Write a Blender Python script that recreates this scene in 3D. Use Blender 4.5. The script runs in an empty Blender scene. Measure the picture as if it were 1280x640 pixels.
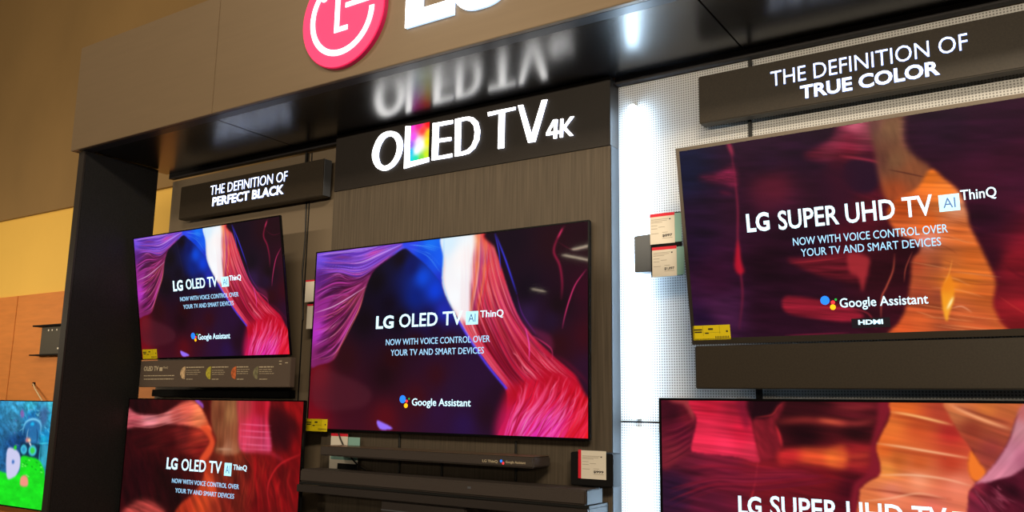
import bpy, bmesh, math, random
import numpy as np
from mathutils import Vector, Matrix
random.seed(4)
COL = bpy.context.scene.collection

# ------------------------------------------------------------------ camera
F = 1062.8
YAW, PIT, ROL = 0.57973, 0.173977, 0.014602
CAM = np.array([2.20528, -2.79074, 1.55170])
def axes():
    cy, sy, cp, sp = math.cos(YAW), math.sin(YAW), math.cos(PIT), math.sin(PIT)
    f = np.array([-sy*cp, cy*cp, sp]); r = np.array([cy, sy, 0.0]); u = np.cross(r, f)
    c, s = math.cos(ROL), math.sin(ROL)
    return f, r*c+u*s, u*c-r*s
FW, RT, UP = axes()
cd = bpy.data.cameras.new('camera'); cam = bpy.data.objects.new('camera', cd); COL.objects.link(cam)
cd.sensor_width = 36; cd.lens = 36*F/1280; cd.clip_start = .05; cd.clip_end = 100
M = Matrix.Identity(4)
for i in range(3):
    M[i][0] = RT[i]; M[i][1] = UP[i]; M[i][2] = -FW[i]; M[i][3] = CAM[i]
cam.matrix_world = M
bpy.context.scene.camera = cam

def ray(x, y): return FW*F + RT*(x-640) + UP*(320-y)
def aty(x, y, Y):
    d = ray(x, y); return CAM + d*(Y-CAM[1])/d[1]

# a flat frame in space: origin, right axis, up axis (faces -y or tilted)
class Plane:
    def __init__(s, o, tilt=0.0):
        s.o = np.array(o, float); s.ex = np.array([1., 0, 0])
        s.ez = np.array([0, -math.sin(tilt), math.cos(tilt)]); s.n = np.cross(s.ex, s.ez)
    def loc(s, x, y):
        d = ray(x, y); t = ((s.o-CAM)@s.n)/(d@s.n); p = CAM+d*t-s.o
        return float(p@s.ex), float(p@s.ez)

# ------------------------------------------------------------------ materials
def s2l(c):
    c = np.asarray(c, float)/255.0
    return np.where(c <= .04045, c/12.92, ((c+.055)/1.055)**2.4)
MATS = {}
def pm(name, rgb, rough=.5, metal=0., spec=.5, noise=None, bump=0., emis=0., coat=0.):
    m = bpy.data.materials.new(name); m.use_nodes = True; nt = m.node_tree
    b = nt.nodes['Principled BSDF']; c = list(s2l(rgb))+[1]
    b.inputs['Base Color'].default_value = c; b.inputs['Roughness'].default_value = rough
    b.inputs['Metallic'].default_value = metal; b.inputs['Specular IOR Level'].default_value = spec
    b.inputs['Coat Weight'].default_value = coat
    if emis:
        b.inputs['Emission Color'].default_value = c; b.inputs['Emission Strength'].default_value = emis
    if noise:
        (sx, sy, sz), amt = noise
        tc = nt.nodes.new('ShaderNodeTexCoord'); mp = nt.nodes.new('ShaderNodeMapping'); mp.inputs['Scale'].default_value = (sx, sy, sz)
        nz = nt.nodes.new('ShaderNodeTexNoise'); nz.inputs['Scale'].default_value = 1; nz.inputs['Detail'].default_value = 4
        cr = nt.nodes.new('ShaderNodeValToRGB')
        lo = [v*(1-amt) for v in c[:3]]+[1]; hi = [min(1, v*(1+amt)) for v in c[:3]]+[1]
        cr.color_ramp.elements[0].position = .3; cr.color_ramp.elements[1].position = .7
        cr.color_ramp.elements[0].color = lo; cr.color_ramp.elements[1].color = hi
        nt.links.new(tc.outputs['Object'], mp.inputs[0]); nt.links.new(mp.outputs[0], nz.inputs['Vector'])
        nt.links.new(nz.outputs['Fac'], cr.inputs[0]); nt.links.new(cr.outputs[0], b.inputs['Base Color'])
        if bump:
            bp = nt.nodes.new('ShaderNodeBump'); bp.inputs['Strength'].default_value = bump; bp.inputs['Distance'].default_value = .002
            nt.links.new(nz.outputs['Fac'], bp.inputs['Height']); nt.links.new(bp.outputs[0], b.inputs['Normal'])
    MATS[name] = m
    return m

def screen_mat(name='screen_picture', gloss=.06, rough=.02):
    """a lit display: the picture gives off light, the glass in front of it reflects a little"""
    m = bpy.data.materials.new(name); m.use_nodes = True; nt = m.node_tree
    b = nt.nodes['Principled BSDF']; at = nt.nodes.new('ShaderNodeAttribute'); at.attribute_name = 'picture'
    b.inputs['Base Color'].default_value = (.004, .004, .005, 1); b.inputs['Roughness'].default_value = rough
    b.inputs['Specular IOR Level'].default_value = gloss*10
    nt.links.new(at.outputs['Color'], b.inputs['Emission Color']); b.inputs['Emission Strength'].default_value = 1.0
    return m

def perf_mat():
    """light grey sheet with a fine grid of punched holes"""
    m = bpy.data.materials.new('perforated_sheet'); m.use_nodes = True; nt = m.node_tree; b = nt.nodes['Principled BSDF']
    tc = nt.nodes.new('ShaderNodeTexCoord'); sp = nt.nodes.new('ShaderNodeSeparateXYZ'); nt.links.new(tc.outputs['Object'], sp.inputs[0])
    outs = []
    for ax in ('X', 'Z'):
        k = nt.nodes.new('ShaderNodeMath'); k.operation = 'MULTIPLY'; k.inputs[1].default_value = 1/.0095
        nt.links.new(sp.outputs[ax], k.inputs[0])
        fr = nt.nodes.new('ShaderNodeMath'); fr.operation = 'FRACT'; nt.links.new(k.outputs[0], fr.inputs[0])
        s = nt.nodes.new('ShaderNodeMath'); s.operation = 'SUBTRACT'; s.inputs[1].default_value = .5; nt.links.new(fr.outputs[0], s.inputs[0])
        a = nt.nodes.new('ShaderNodeMath'); a.operation = 'ABSOLUTE'; nt.links.new(s.outputs[0], a.inputs[0])
        l = nt.nodes.new('ShaderNodeMath'); l.operation = 'LESS_THAN'; l.inputs[1].default_value = .27; nt.links.new(a.outputs[0], l.inputs[0])
        outs.append(l)
    mu = nt.nodes.new('ShaderNodeMath'); mu.operation = 'MULTIPLY'
    nt.links.new(outs[0].outputs[0], mu.inputs[0]); nt.links.new(outs[1].outputs[0], mu.inputs[1])
    mx = nt.nodes.new('ShaderNodeMix'); mx.data_type = 'RGBA'
    mx.inputs['A'].default_value = (.60, .60, .60, 1); mx.inputs['B'].default_value = (.20, .20, .20, 1)
    nt.links.new(mu.outputs[0], mx.inputs['Factor']); nt.links.new(mx.outputs['Result'], b.inputs['Base Color'])
    b.inputs['Roughness'].default_value = .55
    return m

fascia_m = pm('brushed_bronze_laminate', (118, 100, 78), .42, 0.15, .5, noise=((3, 3, 40), .03))
soffit_m = pm('black_gloss_laminate', (9, 8, 10), .25, 0, 1.0)
ledge_m = pm('dark_satin_metal', (70, 72, 76), .35, .6)
side_m = pm('black_textured_board', (24, 23, 23), .62, 0, .4, noise=((160, 160, 160), .5), bump=.4)
sidefront_m = pm('black_edge_board', (40, 34, 30), .5)
wood_m = pm('grey_brown_wood_veneer', (84, 74, 62), .55, 0, .35, noise=((120, 120, 3), .28))
header_m = pm('charcoal_header_board', (38, 33, 30), .5, 0, .4, noise=((160, 160, 160), .15))
greypan_m = pm('warm_grey_panel', (112, 98, 80), .55)
seam_m = pm('black_rubber', (10, 10, 10), .6)
perf_m = perf_mat()
boxm = pm('black_sign_box', (48, 40, 30), .5, 0, .4, noise=((180, 180, 180), .2))
boxside_m = pm('grey_sign_edge', (100, 104, 112), .4, .3)
beam_m = pm('dark_beam', (30, 26, 30), .6)
bezel_oled = pm('thin_black_bezel', (14, 14, 16), .25, .3)
bezel_lcd = pm('grey_metal_bezel', (88, 80, 72), .35, .7)
plastic_m = pm('black_plastic', (16, 16, 17), .7, 0, .15)
bar_m = pm('charcoal_speaker_cloth', (66, 58, 54), .6, 0, .4, noise=((300, 300, 300), .25))
bartop_m = pm('bronze_satin_top', (120, 100, 80), .35, .4)
shelf_m = pm('dark_shelf_metal', (58, 52, 50), .45, .3)
dark_m = pm('dark_fixture', (15, 14, 15), .75, 0, .2)
trim_m = pm('grey_side_trim', (28, 28, 29), .7)
yellow_m = pm('yellow_energy_paper', (238, 214, 20), .5, emis=0)
ink_m = pm('dark_ink', (60, 50, 20), .7)
cream_m = pm('cream_card', (232, 224, 210), .6)
red_m = pm('red_print', (225, 28, 54), .6)
teal_m = pm('pale_teal_card', (140, 186, 178), .6)
orange_m = pm('orange_card', (232, 140, 62), .6)
blackink_m = pm('black_ink', (40, 34, 34), .7)
greyink_m = pm('faded_print', (150, 138, 120), .7)
board_m = pm('brown_grey_info_board', (98, 84, 74), .5)
boardink_m = pm('cream_print', (206, 190, 160), .6)
gold_m = pm('yellow_wall_paint', (226, 182, 84), .75, noise=((2, 2, 2), .03))
brownwall_m = pm('brown_wall_paint', (132, 104, 62), .8, noise=((1.2, 1.2, .8), .10))
panelwood_m = pm('orange_wood_panel', (206, 128, 62), .55, noise=((4, 4, 30), .08))
holder_m = pm('grey_holder', (96, 100, 106), .45, .2)
floor_m = pm('grey_store_floor', (90, 84, 76), .5, noise=((1, 1, 1), .1))
ceil_m = pm('dark_store_ceiling', (50, 44, 38), .8)
cable_m = pm('black_cable', (8, 8, 8), .5)
whitecable_m = pm('pale_cable', (220, 200, 160), .5)
def glow(name, rgb, s):
    return pm(name, rgb, .5, emis=s)
letter_m = glow('white_lit_letter', (255, 255, 255), 4.2)
letterglow_m = glow('blue_white_letter_glow', (190, 220, 255), 1.2)  # glowing layer stands in for the soft bluish glow round the letters
slogan_m = glow('white_slogan_letter', (225, 236, 255), 2.6)
halo_m = glow('blue_letter_halo', (120, 155, 235), .7)  # layer behind the letters imitating their blue bloom
logowhite_m = glow('white_logo_face', (255, 255, 255), 1.6)
logored_m = glow('pink_red_logo_face', (236, 52, 100), .8)
logorim_m = pm('magenta_logo_rim', (190, 20, 80), .25, emis=.15)
led_m = glow('led_tube_light', (200, 230, 255), 25)
cap_m = glow('screen_white', (190, 232, 255), 1.15)
cap2_m = glow('screen_pale_blue', (150, 205, 250), .95)
badge_m = glow('screen_badge', (160, 225, 245), 1.1)
badgeink_m = glow('screen_badge_ink', (70, 90, 150), .8)
capred_m = glow('screen_pale_pink', (250, 205, 215), 1.0)
gb = glow('screen_blue', (30, 120, 250), 1.1); gr = glow('screen_red', (230, 50, 60), 1.); gy = glow('screen_yellow', (250, 180, 20), 1.05); gg = glow('screen_green', (40, 170, 70), .9)
scr_oled = screen_mat('oled_picture', .055, .03); scr_lcd = screen_mat('lcd_picture', .05, .08)

# ------------------------------------------------------------------ mesh helpers
def link(name, me, mat=None, parent=None):
    o = bpy.data.objects.new(name, me); COL.objects.link(o)
    if parent: o.parent = parent
    if mat is not None:
        for mm in (mat if isinstance(mat, (list, tuple)) else [mat]): me.materials.append(mm)
    return o
def tag(o, label=None, cat=None, group=None, kind=None):
    if label: o['label'] = label
    if cat: o['category'] = cat
    if group: o['group'] = group
    if kind: o['kind'] = kind
    return o
def empty(name, loc, tilt=0, **k):
    o = bpy.data.objects.new(name, None); COL.objects.link(o); o.location = loc; o.rotation_euler = (tilt, 0, 0)
    o.empty_display_size = .05
    return tag(o, **k)
def bmbox(bm, x0, x1, y0, y1, z0, z1, mi=0):
    vs = [bm.verts.new(p) for p in ((x0, y0, z0), (x1, y0, z0), (x1, y1, z0), (x0, y1, z0), (x0, y0, z1), (x1, y0, z1), (x1, y1, z1), (x0, y1, z1))]
    for q in ((0, 3, 2, 1), (4, 5, 6, 7), (0, 1, 5, 4), (1, 2, 6, 5), (2, 3, 7, 6), (3, 0, 4, 7)):
        f = bm.faces.new([vs[i] for i in q]); f.material_index = mi
def tomesh(bm, name, mat, parent, bevel=0, smooth=False):
    if bevel:
        bmesh.ops.bevel(bm, geom=bm.edges[:], offset=bevel, segments=2, affect='EDGES', clamp_overlap=True)
    bmesh.ops.recalc_face_normals(bm, faces=bm.faces)
    me = bpy.data.meshes.new(name); bm.to_mesh(me); bm.free()
    if smooth:
        for p in me.polygons: p.use_smooth = True
    return link(name, me, mat, parent)
def box(name, x, y, z, mat, parent=None, bevel=.0015):
    bm = bmesh.new(); bmbox(bm, *x, *y, *z); return tomesh(bm, name, mat, parent, bevel)
def boxes(name, lst, mat, parent=None, bevel=0):
    bm = bmesh.new()
    for b in lst: bmbox(bm, *b)
    return tomesh(bm, name, mat, parent, bevel)
def prism(name, polys, yf, yb, mat, parent=None, rings=(), offset=None):
    """extruded flat shapes in the xz plane, front at yf, back at yb; rings = (outer, inner) pairs"""
    bm = bmesh.new()
    def side(P):
        n = len(P)
        a = [bm.verts.new((p[0], yf, p[1])) for p in P]; b = [bm.verts.new((p[0], yb, p[1])) for p in P]
        for i in range(n): bm.faces.new((a[i], a[(i+1) % n], b[(i+1) % n], b[i]))
        return a, b
    for P in polys:
        a, b = side(P); bm.faces.new(a); bm.faces.new(b[::-1])
    for O, I in rings:
        a, b = side(O); c, d = side(I[::-1]); c = c[::-1]; d = d[::-1]; n = len(O)
        for i in range(n):
            j = (i+1) % n
            bm.faces.new((a[i], a[j], c[j], c[i])); bm.faces.new((b[j], b[i], d[i], d[j]))
    bmesh.ops.recalc_face_normals(bm, faces=bm.faces)
    me = bpy.data.meshes.new(name); bm.to_mesh(me); bm.free()
    return link(name, me, mat, parent)
def tube(name, pts, r, mat, parent=None, n=8):
    cu = bpy.data.curves.new(name, 'CURVE'); cu.dimensions = '3D'; cu.bevel_depth = r; cu.bevel_resolution = 2; cu.use_fill_caps = True
    sp = cu.splines.new('POLY'); sp.points.add(len(pts)-1)
    for i, p in enumerate(pts): sp.points[i].co = (*p, 1)
    o = bpy.data.objects.new('tmp', cu); COL.objects.link(o)
    me = bpy.data.meshes.new_from_object(o.evaluated_get(bpy.context.evaluated_depsgraph_get())); bpy.data.objects.remove(o)
    me.name = name; me.materials.clear()
    return link(name, me, mat, parent)
def cr(P, n=10, closed=False):
    """smooth curve through points"""
    P = [np.array(p, float) for p in P]; out = []
    m = len(P); R = range(m if closed else m-1)
    for i in R:
        if closed: a, b, c, d = P[i-1], P[i], P[(i+1) % m], P[(i+2) % m]
        else: a, b, c, d = P[max(i-1, 0)], P[i], P[i+1], P[min(i+2, m-1)]
        for k in range(n):
            t = k/n
            out.append(.5*((2*b)+(-a+c)*t+(2*a-5*b+4*c-d)*t*t+(-a+3*b-3*c+d)*t**3))
    if not closed: out.append(P[-1])
    return out

FONT_H = {}
def text_mesh(s, bold=0.0, extrude=0.0):
    cu = bpy.data.curves.new('t', 'FONT'); cu.body = s; cu.size = 1; cu.offset = bold; cu.extrude = extrude; cu.resolution_u = 3
    o = bpy.data.objects.new('t', cu); COL.objects.link(o)
    me = bpy.data.meshes.new_from_object(o.evaluated_get(bpy.context.evaluated_depsgraph_get())); bpy.data.objects.remove(o)
    return me
def cap_height(bold):
    k = round(bold, 4)
    if k not in FONT_H:
        m = text_mesh('H', bold); FONT_H[k] = (min(v.co.y for v in m.vertices), max(v.co.y for v in m.vertices))
    return FONT_H[k]
def text(name, s, x0, x1, z0, h, y, mat, parent, bold=0.0, depth=.0006, shear=0.0, kern=None):
    """writing: left x0, right x1, baseline z0, capital height h, front face at y"""
    me = text_mesh(s, bold, depth*2)
    n = len(me.vertices); co = np.empty(n*3); me.vertices.foreach_get('co', co); co = co.reshape(-1, 3)
    b0, b1 = cap_height(bold)
    xn, xx = co[:, 0].min(), co[:, 0].max()
    sx = (x1-x0)/(xx-xn); sy = h/(b1-b0)
    out = np.empty_like(co); yy = (co[:, 1]-b0)*sy
    out[:, 0] = x0+(co[:, 0]-xn)*sx + yy*shear
    out[:, 2] = z0+yy
    out[:, 1] = y + np.where(co[:, 2] > 0, 0.0, depth)
    me.vertices.foreach_set('co', out.ravel()); me.update(); me.name = name; me.materials.clear()
    return link(name, me, mat, parent)
def text_px(name, s, P, A, B, T, y, mat, parent, **k):
    """writing on plane P between the sight lines A (left foot), B (right foot), T (left top)"""
    a, b, t = P.loc(*A), P.loc(*B), P.loc(*T)
    return text(name, s, a[0], b[0], (a[1]+b[1])/2, t[1]-a[1], y, mat, parent, **k)

# ------------------------------------------------------------------ picture painter
class Canvas:
    """the picture shown on a display: an sRGB raster laid over the screen"""
    def __init__(s, corners, nx, ny, base):
        s.nx, s.ny = nx, ny
        s.img = np.zeros((ny, nx, 3)); s.img[:] = base
        # homography unit square (u right, v down) <-> traced frame
        src = [(0, 0), (1, 0), (1, 1), (0, 1)]; A = []; bb = []
        for (u, v), (x, y) in zip(src, corners):
            A.append([u, v, 1, 0, 0, 0, -u*x, -v*x]); bb.append(x); A.append([0, 0, 0, u, v, 1, -u*y, -v*y]); bb.append(y)
        h = np.linalg.solve(np.array(A, float), np.array(bb, float)); s.H = np.append(h, 1).reshape(3, 3); s.Hi = np.linalg.inv(s.H)
        jj, ii = np.meshgrid(np.arange(nx), np.arange(ny)); s.jj, s.ii = jj, ii
    def g(s, P):
        P = np.atleast_2d(np.array(P, float)); q = np.c_[P, np.ones(len(P))] @ s.Hi.T
        uv = q[:, :2]/q[:, 2:]
        return np.c_[uv[:, 0]*(s.nx-1), uv[:, 1]*(s.ny-1)]
    def blur(s, a, r):
        r = int(round(r))
        if r < 1: return a
        for ax in (0, 1):
            for _ in range(2):
                pad = [(0, 0)]*a.ndim; pad[ax] = (r+1, r)
                c = np.cumsum(np.pad(a, pad, mode='edge'), axis=ax)
                n = a.shape[ax]; hi = np.take(c, np.arange(2*r+1, 2*r+1+n), axis=ax); lo = np.take(c, np.arange(0, n), axis=ax)
                a = (hi-lo)/(2*r+1)
        return a
    def mask(s, P, feather=0, smooth=True):
        G = s.g(P)
        if smooth: G = np.array(cr(G, 6, True))
        inside = np.zeros((s.ny, s.nx), bool); n = len(G)
        for i in range(n):
            x0, y0 = G[i]; x1, y1 = G[(i+1) % n]
            if y0 == y1: continue
            c = (s.ii >= min(y0, y1)) & (s.ii < max(y0, y1)) & (s.jj < x0+(s.ii-y0)*(x1-x0)/(y1-y0))
            inside ^= c
        return s.blur(inside.astype(float), feather)
    def field(s, pts, p=2.5):
        G = s.g([q[:2] for q in pts]); C = np.array([q[2] for q in pts], float)
        W = 0; O = 0
        for (x, y), c in zip(G, C):
            w = 1/(((s.jj-x)**2+(s.ii-y)**2+20)**(p/2)); W = W+w; O = O+w[..., None]*c
        return O/W[..., None]
    def noise(s, ax, ay, ang, seed, oct=3):
        r = np.random.RandomState(seed); c, q = math.cos(ang), math.sin(ang)
        X = (s.jj*c+s.ii*q)/ax; Y = (-s.jj*q+s.ii*c)/ay; out = 0; amp = 1; tot = 0
        for o in range(oct):
            g = r.rand(64, 64); x = X*2**o+37.3; y = Y*2**o+11.7
            xi = np.floor(x).astype(int); yi = np.floor(y).astype(int); fx = x-xi; fy = y-yi
            fx = fx*fx*(3-2*fx); fy = fy*fy*(3-2*fy); a = lambda i, j: g[(yi+j) % 64, (xi+i) % 64]
            out = out+amp*((a(0, 0)*(1-fx)+a(1, 0)*fx)*(1-fy)+(a(0, 1)*(1-fx)+a(1, 1)*fx)*fy); tot += amp; amp *= .55
        return out/tot
    def fill(s, P, col, feather=1, alpha=1., smooth=True, tex=None):
        """tex = (length, width, angle in degrees, strength, seed): rock striation inside the shape"""
        m = s.mask(P, feather, smooth)[..., None]*alpha
        c = s.field(col) if isinstance(col, list) else np.array(col, float)
        if tex:
            n = s.noise(tex[0], tex[1], math.radians(tex[2]), tex[4])
            c = c*(1+tex[3]*(n-.5)*2)[..., None]
        s.img = s.img*(1-m)+c*m
    def add(s, P, w, col, alpha=1., taper=True, mode='mix', smooth=True):
        """brush stroke along a curve"""
        G = s.g(P)
        if smooth: G = np.array(cr(G, 16))
        col = np.array(col, float); cols = col if col.ndim == 2 else col[None]
        seg = np.r_[0, np.cumsum(np.hypot(*np.diff(G, axis=0).T))]; L = max(seg[-1], 1); n = max(int(L*1.6), 4)
        t = np.linspace(0, 1, n); x = np.interp(t*L, seg, G[:, 0]); y = np.interp(t*L, seg, G[:, 1])
        R = int(math.ceil(w*2))
        acc = np.zeros((s.ny, s.nx)); cc = np.stack([np.interp(t, np.linspace(0, 1, len(cols)), cols[:, k]) for k in range(3)], 1) if len(cols) > 1 else None
        ca = np.zeros((s.ny, s.nx, 3)) if cc is not None else None
        xi = np.round(x).astype(int); yi = np.round(y).astype(int)
        tp = np.sqrt(np.clip(np.sin(np.pi*np.clip(t, .02, .98)), 0, 1)) if taper else np.ones(n)
        for dy in range(-R, R+1):
            for dx in range(-R, R+1):
                X = xi+dx; Y = yi+dy; ok = (X >= 0) & (X < s.nx) & (Y >= 0) & (Y < s.ny)
                if not ok.any(): continue
                v = np.exp(-((X-x)**2+(Y-y)**2)/(2*(w*.5)**2))*tp
                if cc is None: np.maximum.at(acc, (Y[ok], X[ok]), v[ok])
                else:
                    np.maximum.at(acc, (Y[ok], X[ok]), v[ok]); np.add.at(ca, (Y[ok], X[ok]), cc[ok]*v[ok][:, None])
        a = (np.clip(acc, 0, 1)*alpha)[..., None]
        if cc is None: c = cols[0]
        else:
            sm = np.zeros((s.ny, s.nx)); 
            tot = np.zeros((s.ny, s.nx))
            for dy in range(-R, R+1):
                for dx in range(-R, R+1):
                    X = xi+dx; Y = yi+dy; ok = (X >= 0) & (X < s.nx) & (Y >= 0) & (Y < s.ny)
                    v = np.exp(-((X-x)**2+(Y-y)**2)/(2*(w*.5)**2))*tp
                    np.add.at(tot, (Y[ok], X[ok]), v[ok])
            c = ca/np.maximum(tot, 1e-6)[..., None]
        s.img = s.img*(1-a)+c*a
    def strands(s, guides, n, palette, w=(.6, 1.6), alpha=(.25, .8), seed=0, wob=.03, tr=(0, 1)):
        """silky strands swept between guide curves; palette(s, t, rnd) -> colour"""
        r = np.random.RandomState(seed); K = 24
        Gs = []
        for g_ in guides:
            c = np.array(cr(g_, 8)); q = np.r_[0, np.cumsum(np.hypot(*np.diff(c, axis=0).T))]; q /= q[-1]; tt = np.linspace(0, 1, K)
            Gs.append(np.c_[np.interp(tt, q, c[:, 0]), np.interp(tt, q, c[:, 1])])
        Gs = np.array(Gs); m = len(Gs)
        for k in range(n):
            a = r.rand(); t0 = tr[0]+r.rand()*.55*(tr[1]-tr[0]); t1 = min(tr[1], t0+(.2+.7*r.rand())*(tr[1]-tr[0])); b = a+wob*(r.rand()-.5)*4
            ts = np.linspace(t0, t1, 9); ss = np.clip(np.linspace(a, b, 9)+wob*np.sin(np.linspace(0, 6, 9)+r.rand()*6)*.4, 0, 1)
            pts = []
            for sv, tv in zip(ss, ts):
                f = sv*(m-1); i = min(int(f), m-2); f -= i; q = tv*(K-1); j = min(int(q), K-2); q -= j
                p = (Gs[i, j]*(1-q)+Gs[i, j+1]*q)*(1-f)+(Gs[i+1, j]*(1-q)+Gs[i+1, j+1]*q)*f; pts.append(p)
            rnd = r.rand()
            c0, c1 = palette(a, t0, rnd), palette(b, t1, rnd)
            s.add(pts, w[0]+(w[1]-w[0])*r.rand()**2, [c0, c1], alpha[0]+(alpha[1]-alpha[0])*r.rand(), smooth=True)
    def rgba(s):
        im = np.clip(s.img, 0, 255); lin = s2l(im)
        return np.concatenate([lin, np.ones((s.ny, s.nx, 1))], 2)

def screen_mesh(name, w, h, x0, z0, y, cv, mat, parent):
    """grid of vertices carrying the picture"""
    nx, ny = cv.nx, cv.ny
    X, Z = np.meshgrid(np.linspace(x0, x0+w, nx), np.linspace(z0+h, z0, ny))
    co = np.stack([X, np.full_like(X, y), Z], -1).reshape(-1, 3)
    idx = np.arange(nx*ny).reshape(ny, nx)
    q = np.stack([idx[1:, :-1], idx[1:, 1:], idx[:-1, 1:], idx[:-1, :-1]], -1).reshape(-1, 4)
    me = bpy.data.meshes.new(name); me.vertices.add(len(co)); me.vertices.foreach_set('co', co.ravel())
    me.loops.add(q.size); me.loops.foreach_set('vertex_index', q.ravel())
    me.polygons.add(len(q)); me.polygons.foreach_set('loop_start', np.arange(0, q.size, 4))
    me.update(calc_edges=True)
    at = me.attributes.new('picture', 'FLOAT_COLOR', 'POINT'); at.data.foreach_set('color', cv.rgba().astype(np.float32).ravel())
    return link(name, me, mat, parent)

def lerp(a, b, t): return tuple(a[i]+(b[i]-a[i])*t for i in range(3))
def pal(stops):
    """stops along t: list of (t, [colours chosen at random])"""
    def f(s, t, rnd):
        for (t0, A), (t1, B) in zip(stops, stops[1:]):
            if t <= t1:
                k = max(0, (t-t0)/(t1-t0)); return lerp(A[int(rnd*len(A)) % len(A)], B[int(rnd*len(B)) % len(B)], k)
        A = stops[-1][1]; return A[int(rnd*len(A)) % len(A)]
    return f

# ------------------------------------------------------------------ the pictures on the displays
def pic_silk():
    """violet, blue, white and red silky canyon"""
    c = Canvas([(395, 313), (738, 274.3), (736.3, 551), (381.5, 539)], 560, 320, (30, 6, 14))
    # background glow fields
    c.img = c.field([(390, 320, (60, 15, 60)), (400, 480, (96, 8, 22)), (392, 530, (120, 10, 24)), (450, 470, (44, 6, 18)), (500, 530, (66, 8, 26)), (430, 510, (84, 8, 26)), (540, 500, (50, 14, 56)), (570, 540, (46, 14, 70)),
                     (610, 530, (36, 8, 24)), (660, 320, (24, 8, 18)), (700, 300, (34, 8, 20)), (735, 300, (32, 8, 18)), (690, 380, (22, 8, 18)), (735, 400, (44, 8, 26)), (735, 460, (30, 8, 24)), (650, 380, (18, 10, 30)), (480, 420, (30, 4, 16))], 3)
    # left wing of purple and magenta strands
    wing = [(390, 318), (430, 308), (480, 302), (512, 298), (506, 309), (490, 318), (470, 332), (462, 345), (455, 365), (448, 388), (438, 405), (426, 430), (414, 452), (384, 458), (384, 400)]
    c.fill(wing, [(400, 322, (120, 80, 225)), (450, 312, (150, 90, 220)), (500, 302, (90, 80, 235)), (470, 320, (225, 60, 160)), (400, 345, (90, 30, 120)), (430, 345, (70, 20, 60)), (400, 375, (150, 40, 140)), (440, 360, (150, 30, 90)), (395, 415, (180, 50, 190)), (425, 400, (120, 25, 80)), (400, 445, (120, 30, 90)), (445, 380, (190, 80, 80)), (425, 425, (130, 40, 50))], 2, 1)
    gd = [[(392, 314), (430, 309), (475, 301), (515, 297)], [(392, 326), (425, 330), (450, 332), (478, 318), (508, 300)], [(391, 345), (420, 338), (445, 345), (465, 335), (480, 324)], [(389, 375), (415, 360), (440, 355), (462, 342)], [(387, 410), (415, 395), (438, 375), (458, 352)], [(386, 440), (412, 425), (436, 395), (455, 362)], [(385, 458), (415, 448), (432, 418), (450, 382)]]
    c.strands(gd, 60, lambda s, t, r: [(40, 6, 40), (60, 10, 50)][int(r*2)] if s > .3 else (70, 40, 150), (3, 6), (.4, .8), 31, .02)
    c.strands(gd, 190, lambda s, t, r: lerp([(190, 140, 255), (110, 60, 230), (60, 30, 140), (220, 120, 240)][int(r*4)], [(220, 70, 200), (70, 10, 50), (50, 8, 30), (245, 130, 220), (150, 30, 110), (210, 60, 150)][int(r*6)], min(1, s*2.2)) if s < .6 else [(230, 80, 200), (70, 8, 40), (60, 8, 30), (225, 110, 110), (160, 30, 120), (240, 150, 200)][int(r*6)], (.8, 2.6), (.3, .85), 3, .02)
    c.strands(gd[:3], 60, lambda s, t, r: [(205, 170, 255), (120, 80, 240), (90, 40, 170)][int(r*3)], (.6, 1.4), (.4, .9), 8, .02)
    c.add([(392, 390), (415, 382), (436, 370), (458, 356)], 1.4, (250, 200, 235), .9)
    c.add([(415, 448), (432, 420), (447, 388), (462, 345)], 2.2, (220, 110, 100), .7)
    # blue sky gap
    c.fill([(508, 297), (535, 294), (560, 290), (559, 320), (556, 345), (562, 372), (550, 352), (530, 327), (506, 307)], [(515, 300, (50, 70, 235)), (540, 300, (20, 110, 245)), (553, 320, (20, 90, 240)), (530, 320, (10, 60, 210)), (552, 350, (30, 50, 200))], 1.5)
    c.strands([[(510, 300), (530, 298), (556, 294)], [(512, 308), (535, 318), (552, 340)]], 16, lambda s, t, r: (90, 170, 255), (.5, .9), (.2, .6), 5)
    # dark peak with blue light inside
    c.fill([(506, 308), (517, 315), (532, 328), (544, 341), (552, 352), (559, 370), (568, 388), (577, 404), (592, 428), (612, 458), (636, 488), (632, 560), (380, 560), (384, 470), (415, 452), (427, 430), (440, 405), (450, 385), (456, 362), (462, 346), (471, 333), (490, 319)],
           [(500, 320, (16, 6, 20)), (470, 350, (12, 5, 14)), (455, 400, (16, 5, 14)), (485, 380, (14, 5, 22)), (515, 330, (12, 20, 90)), (530, 345, (10, 70, 215)), (545, 362, (12, 60, 215)), (520, 370, (8, 30, 120)), (556, 388, (30, 40, 170)), (535, 395, (16, 14, 70)), (545, 415, (30, 8, 40)), (500, 400, (14, 4, 16)), (520, 430, (40, 5, 14)), (560, 430, (44, 6, 22)), (600, 470, (40, 12, 46)), (490, 450, (40, 5, 12)), (545, 470, (50, 8, 22)), (430, 450, (44, 8, 16)), (395, 470, (110, 10, 24)), (390, 530, (120, 10, 24)), (430, 500, (60, 8, 24)), (480, 470, (30, 5, 14)), (480, 525, (84, 8, 20)), (520, 500, (60, 8, 20)), (550, 520, (44, 12, 50)), (580, 535, (40, 14, 64)), (610, 520, (34, 8, 26)), (625, 500, (34, 8, 30)), (570, 490, (40, 14, 44))], 1.2)
    c.fill([(392, 463), (425, 470), (462, 490), (450, 512), (392, 512)], (96, 40, 50), 4, .35)
    c.fill([(470, 529), (479, 532), (488, 537), (489, 540), (474, 540)], (150, 110, 250), 1)
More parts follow.
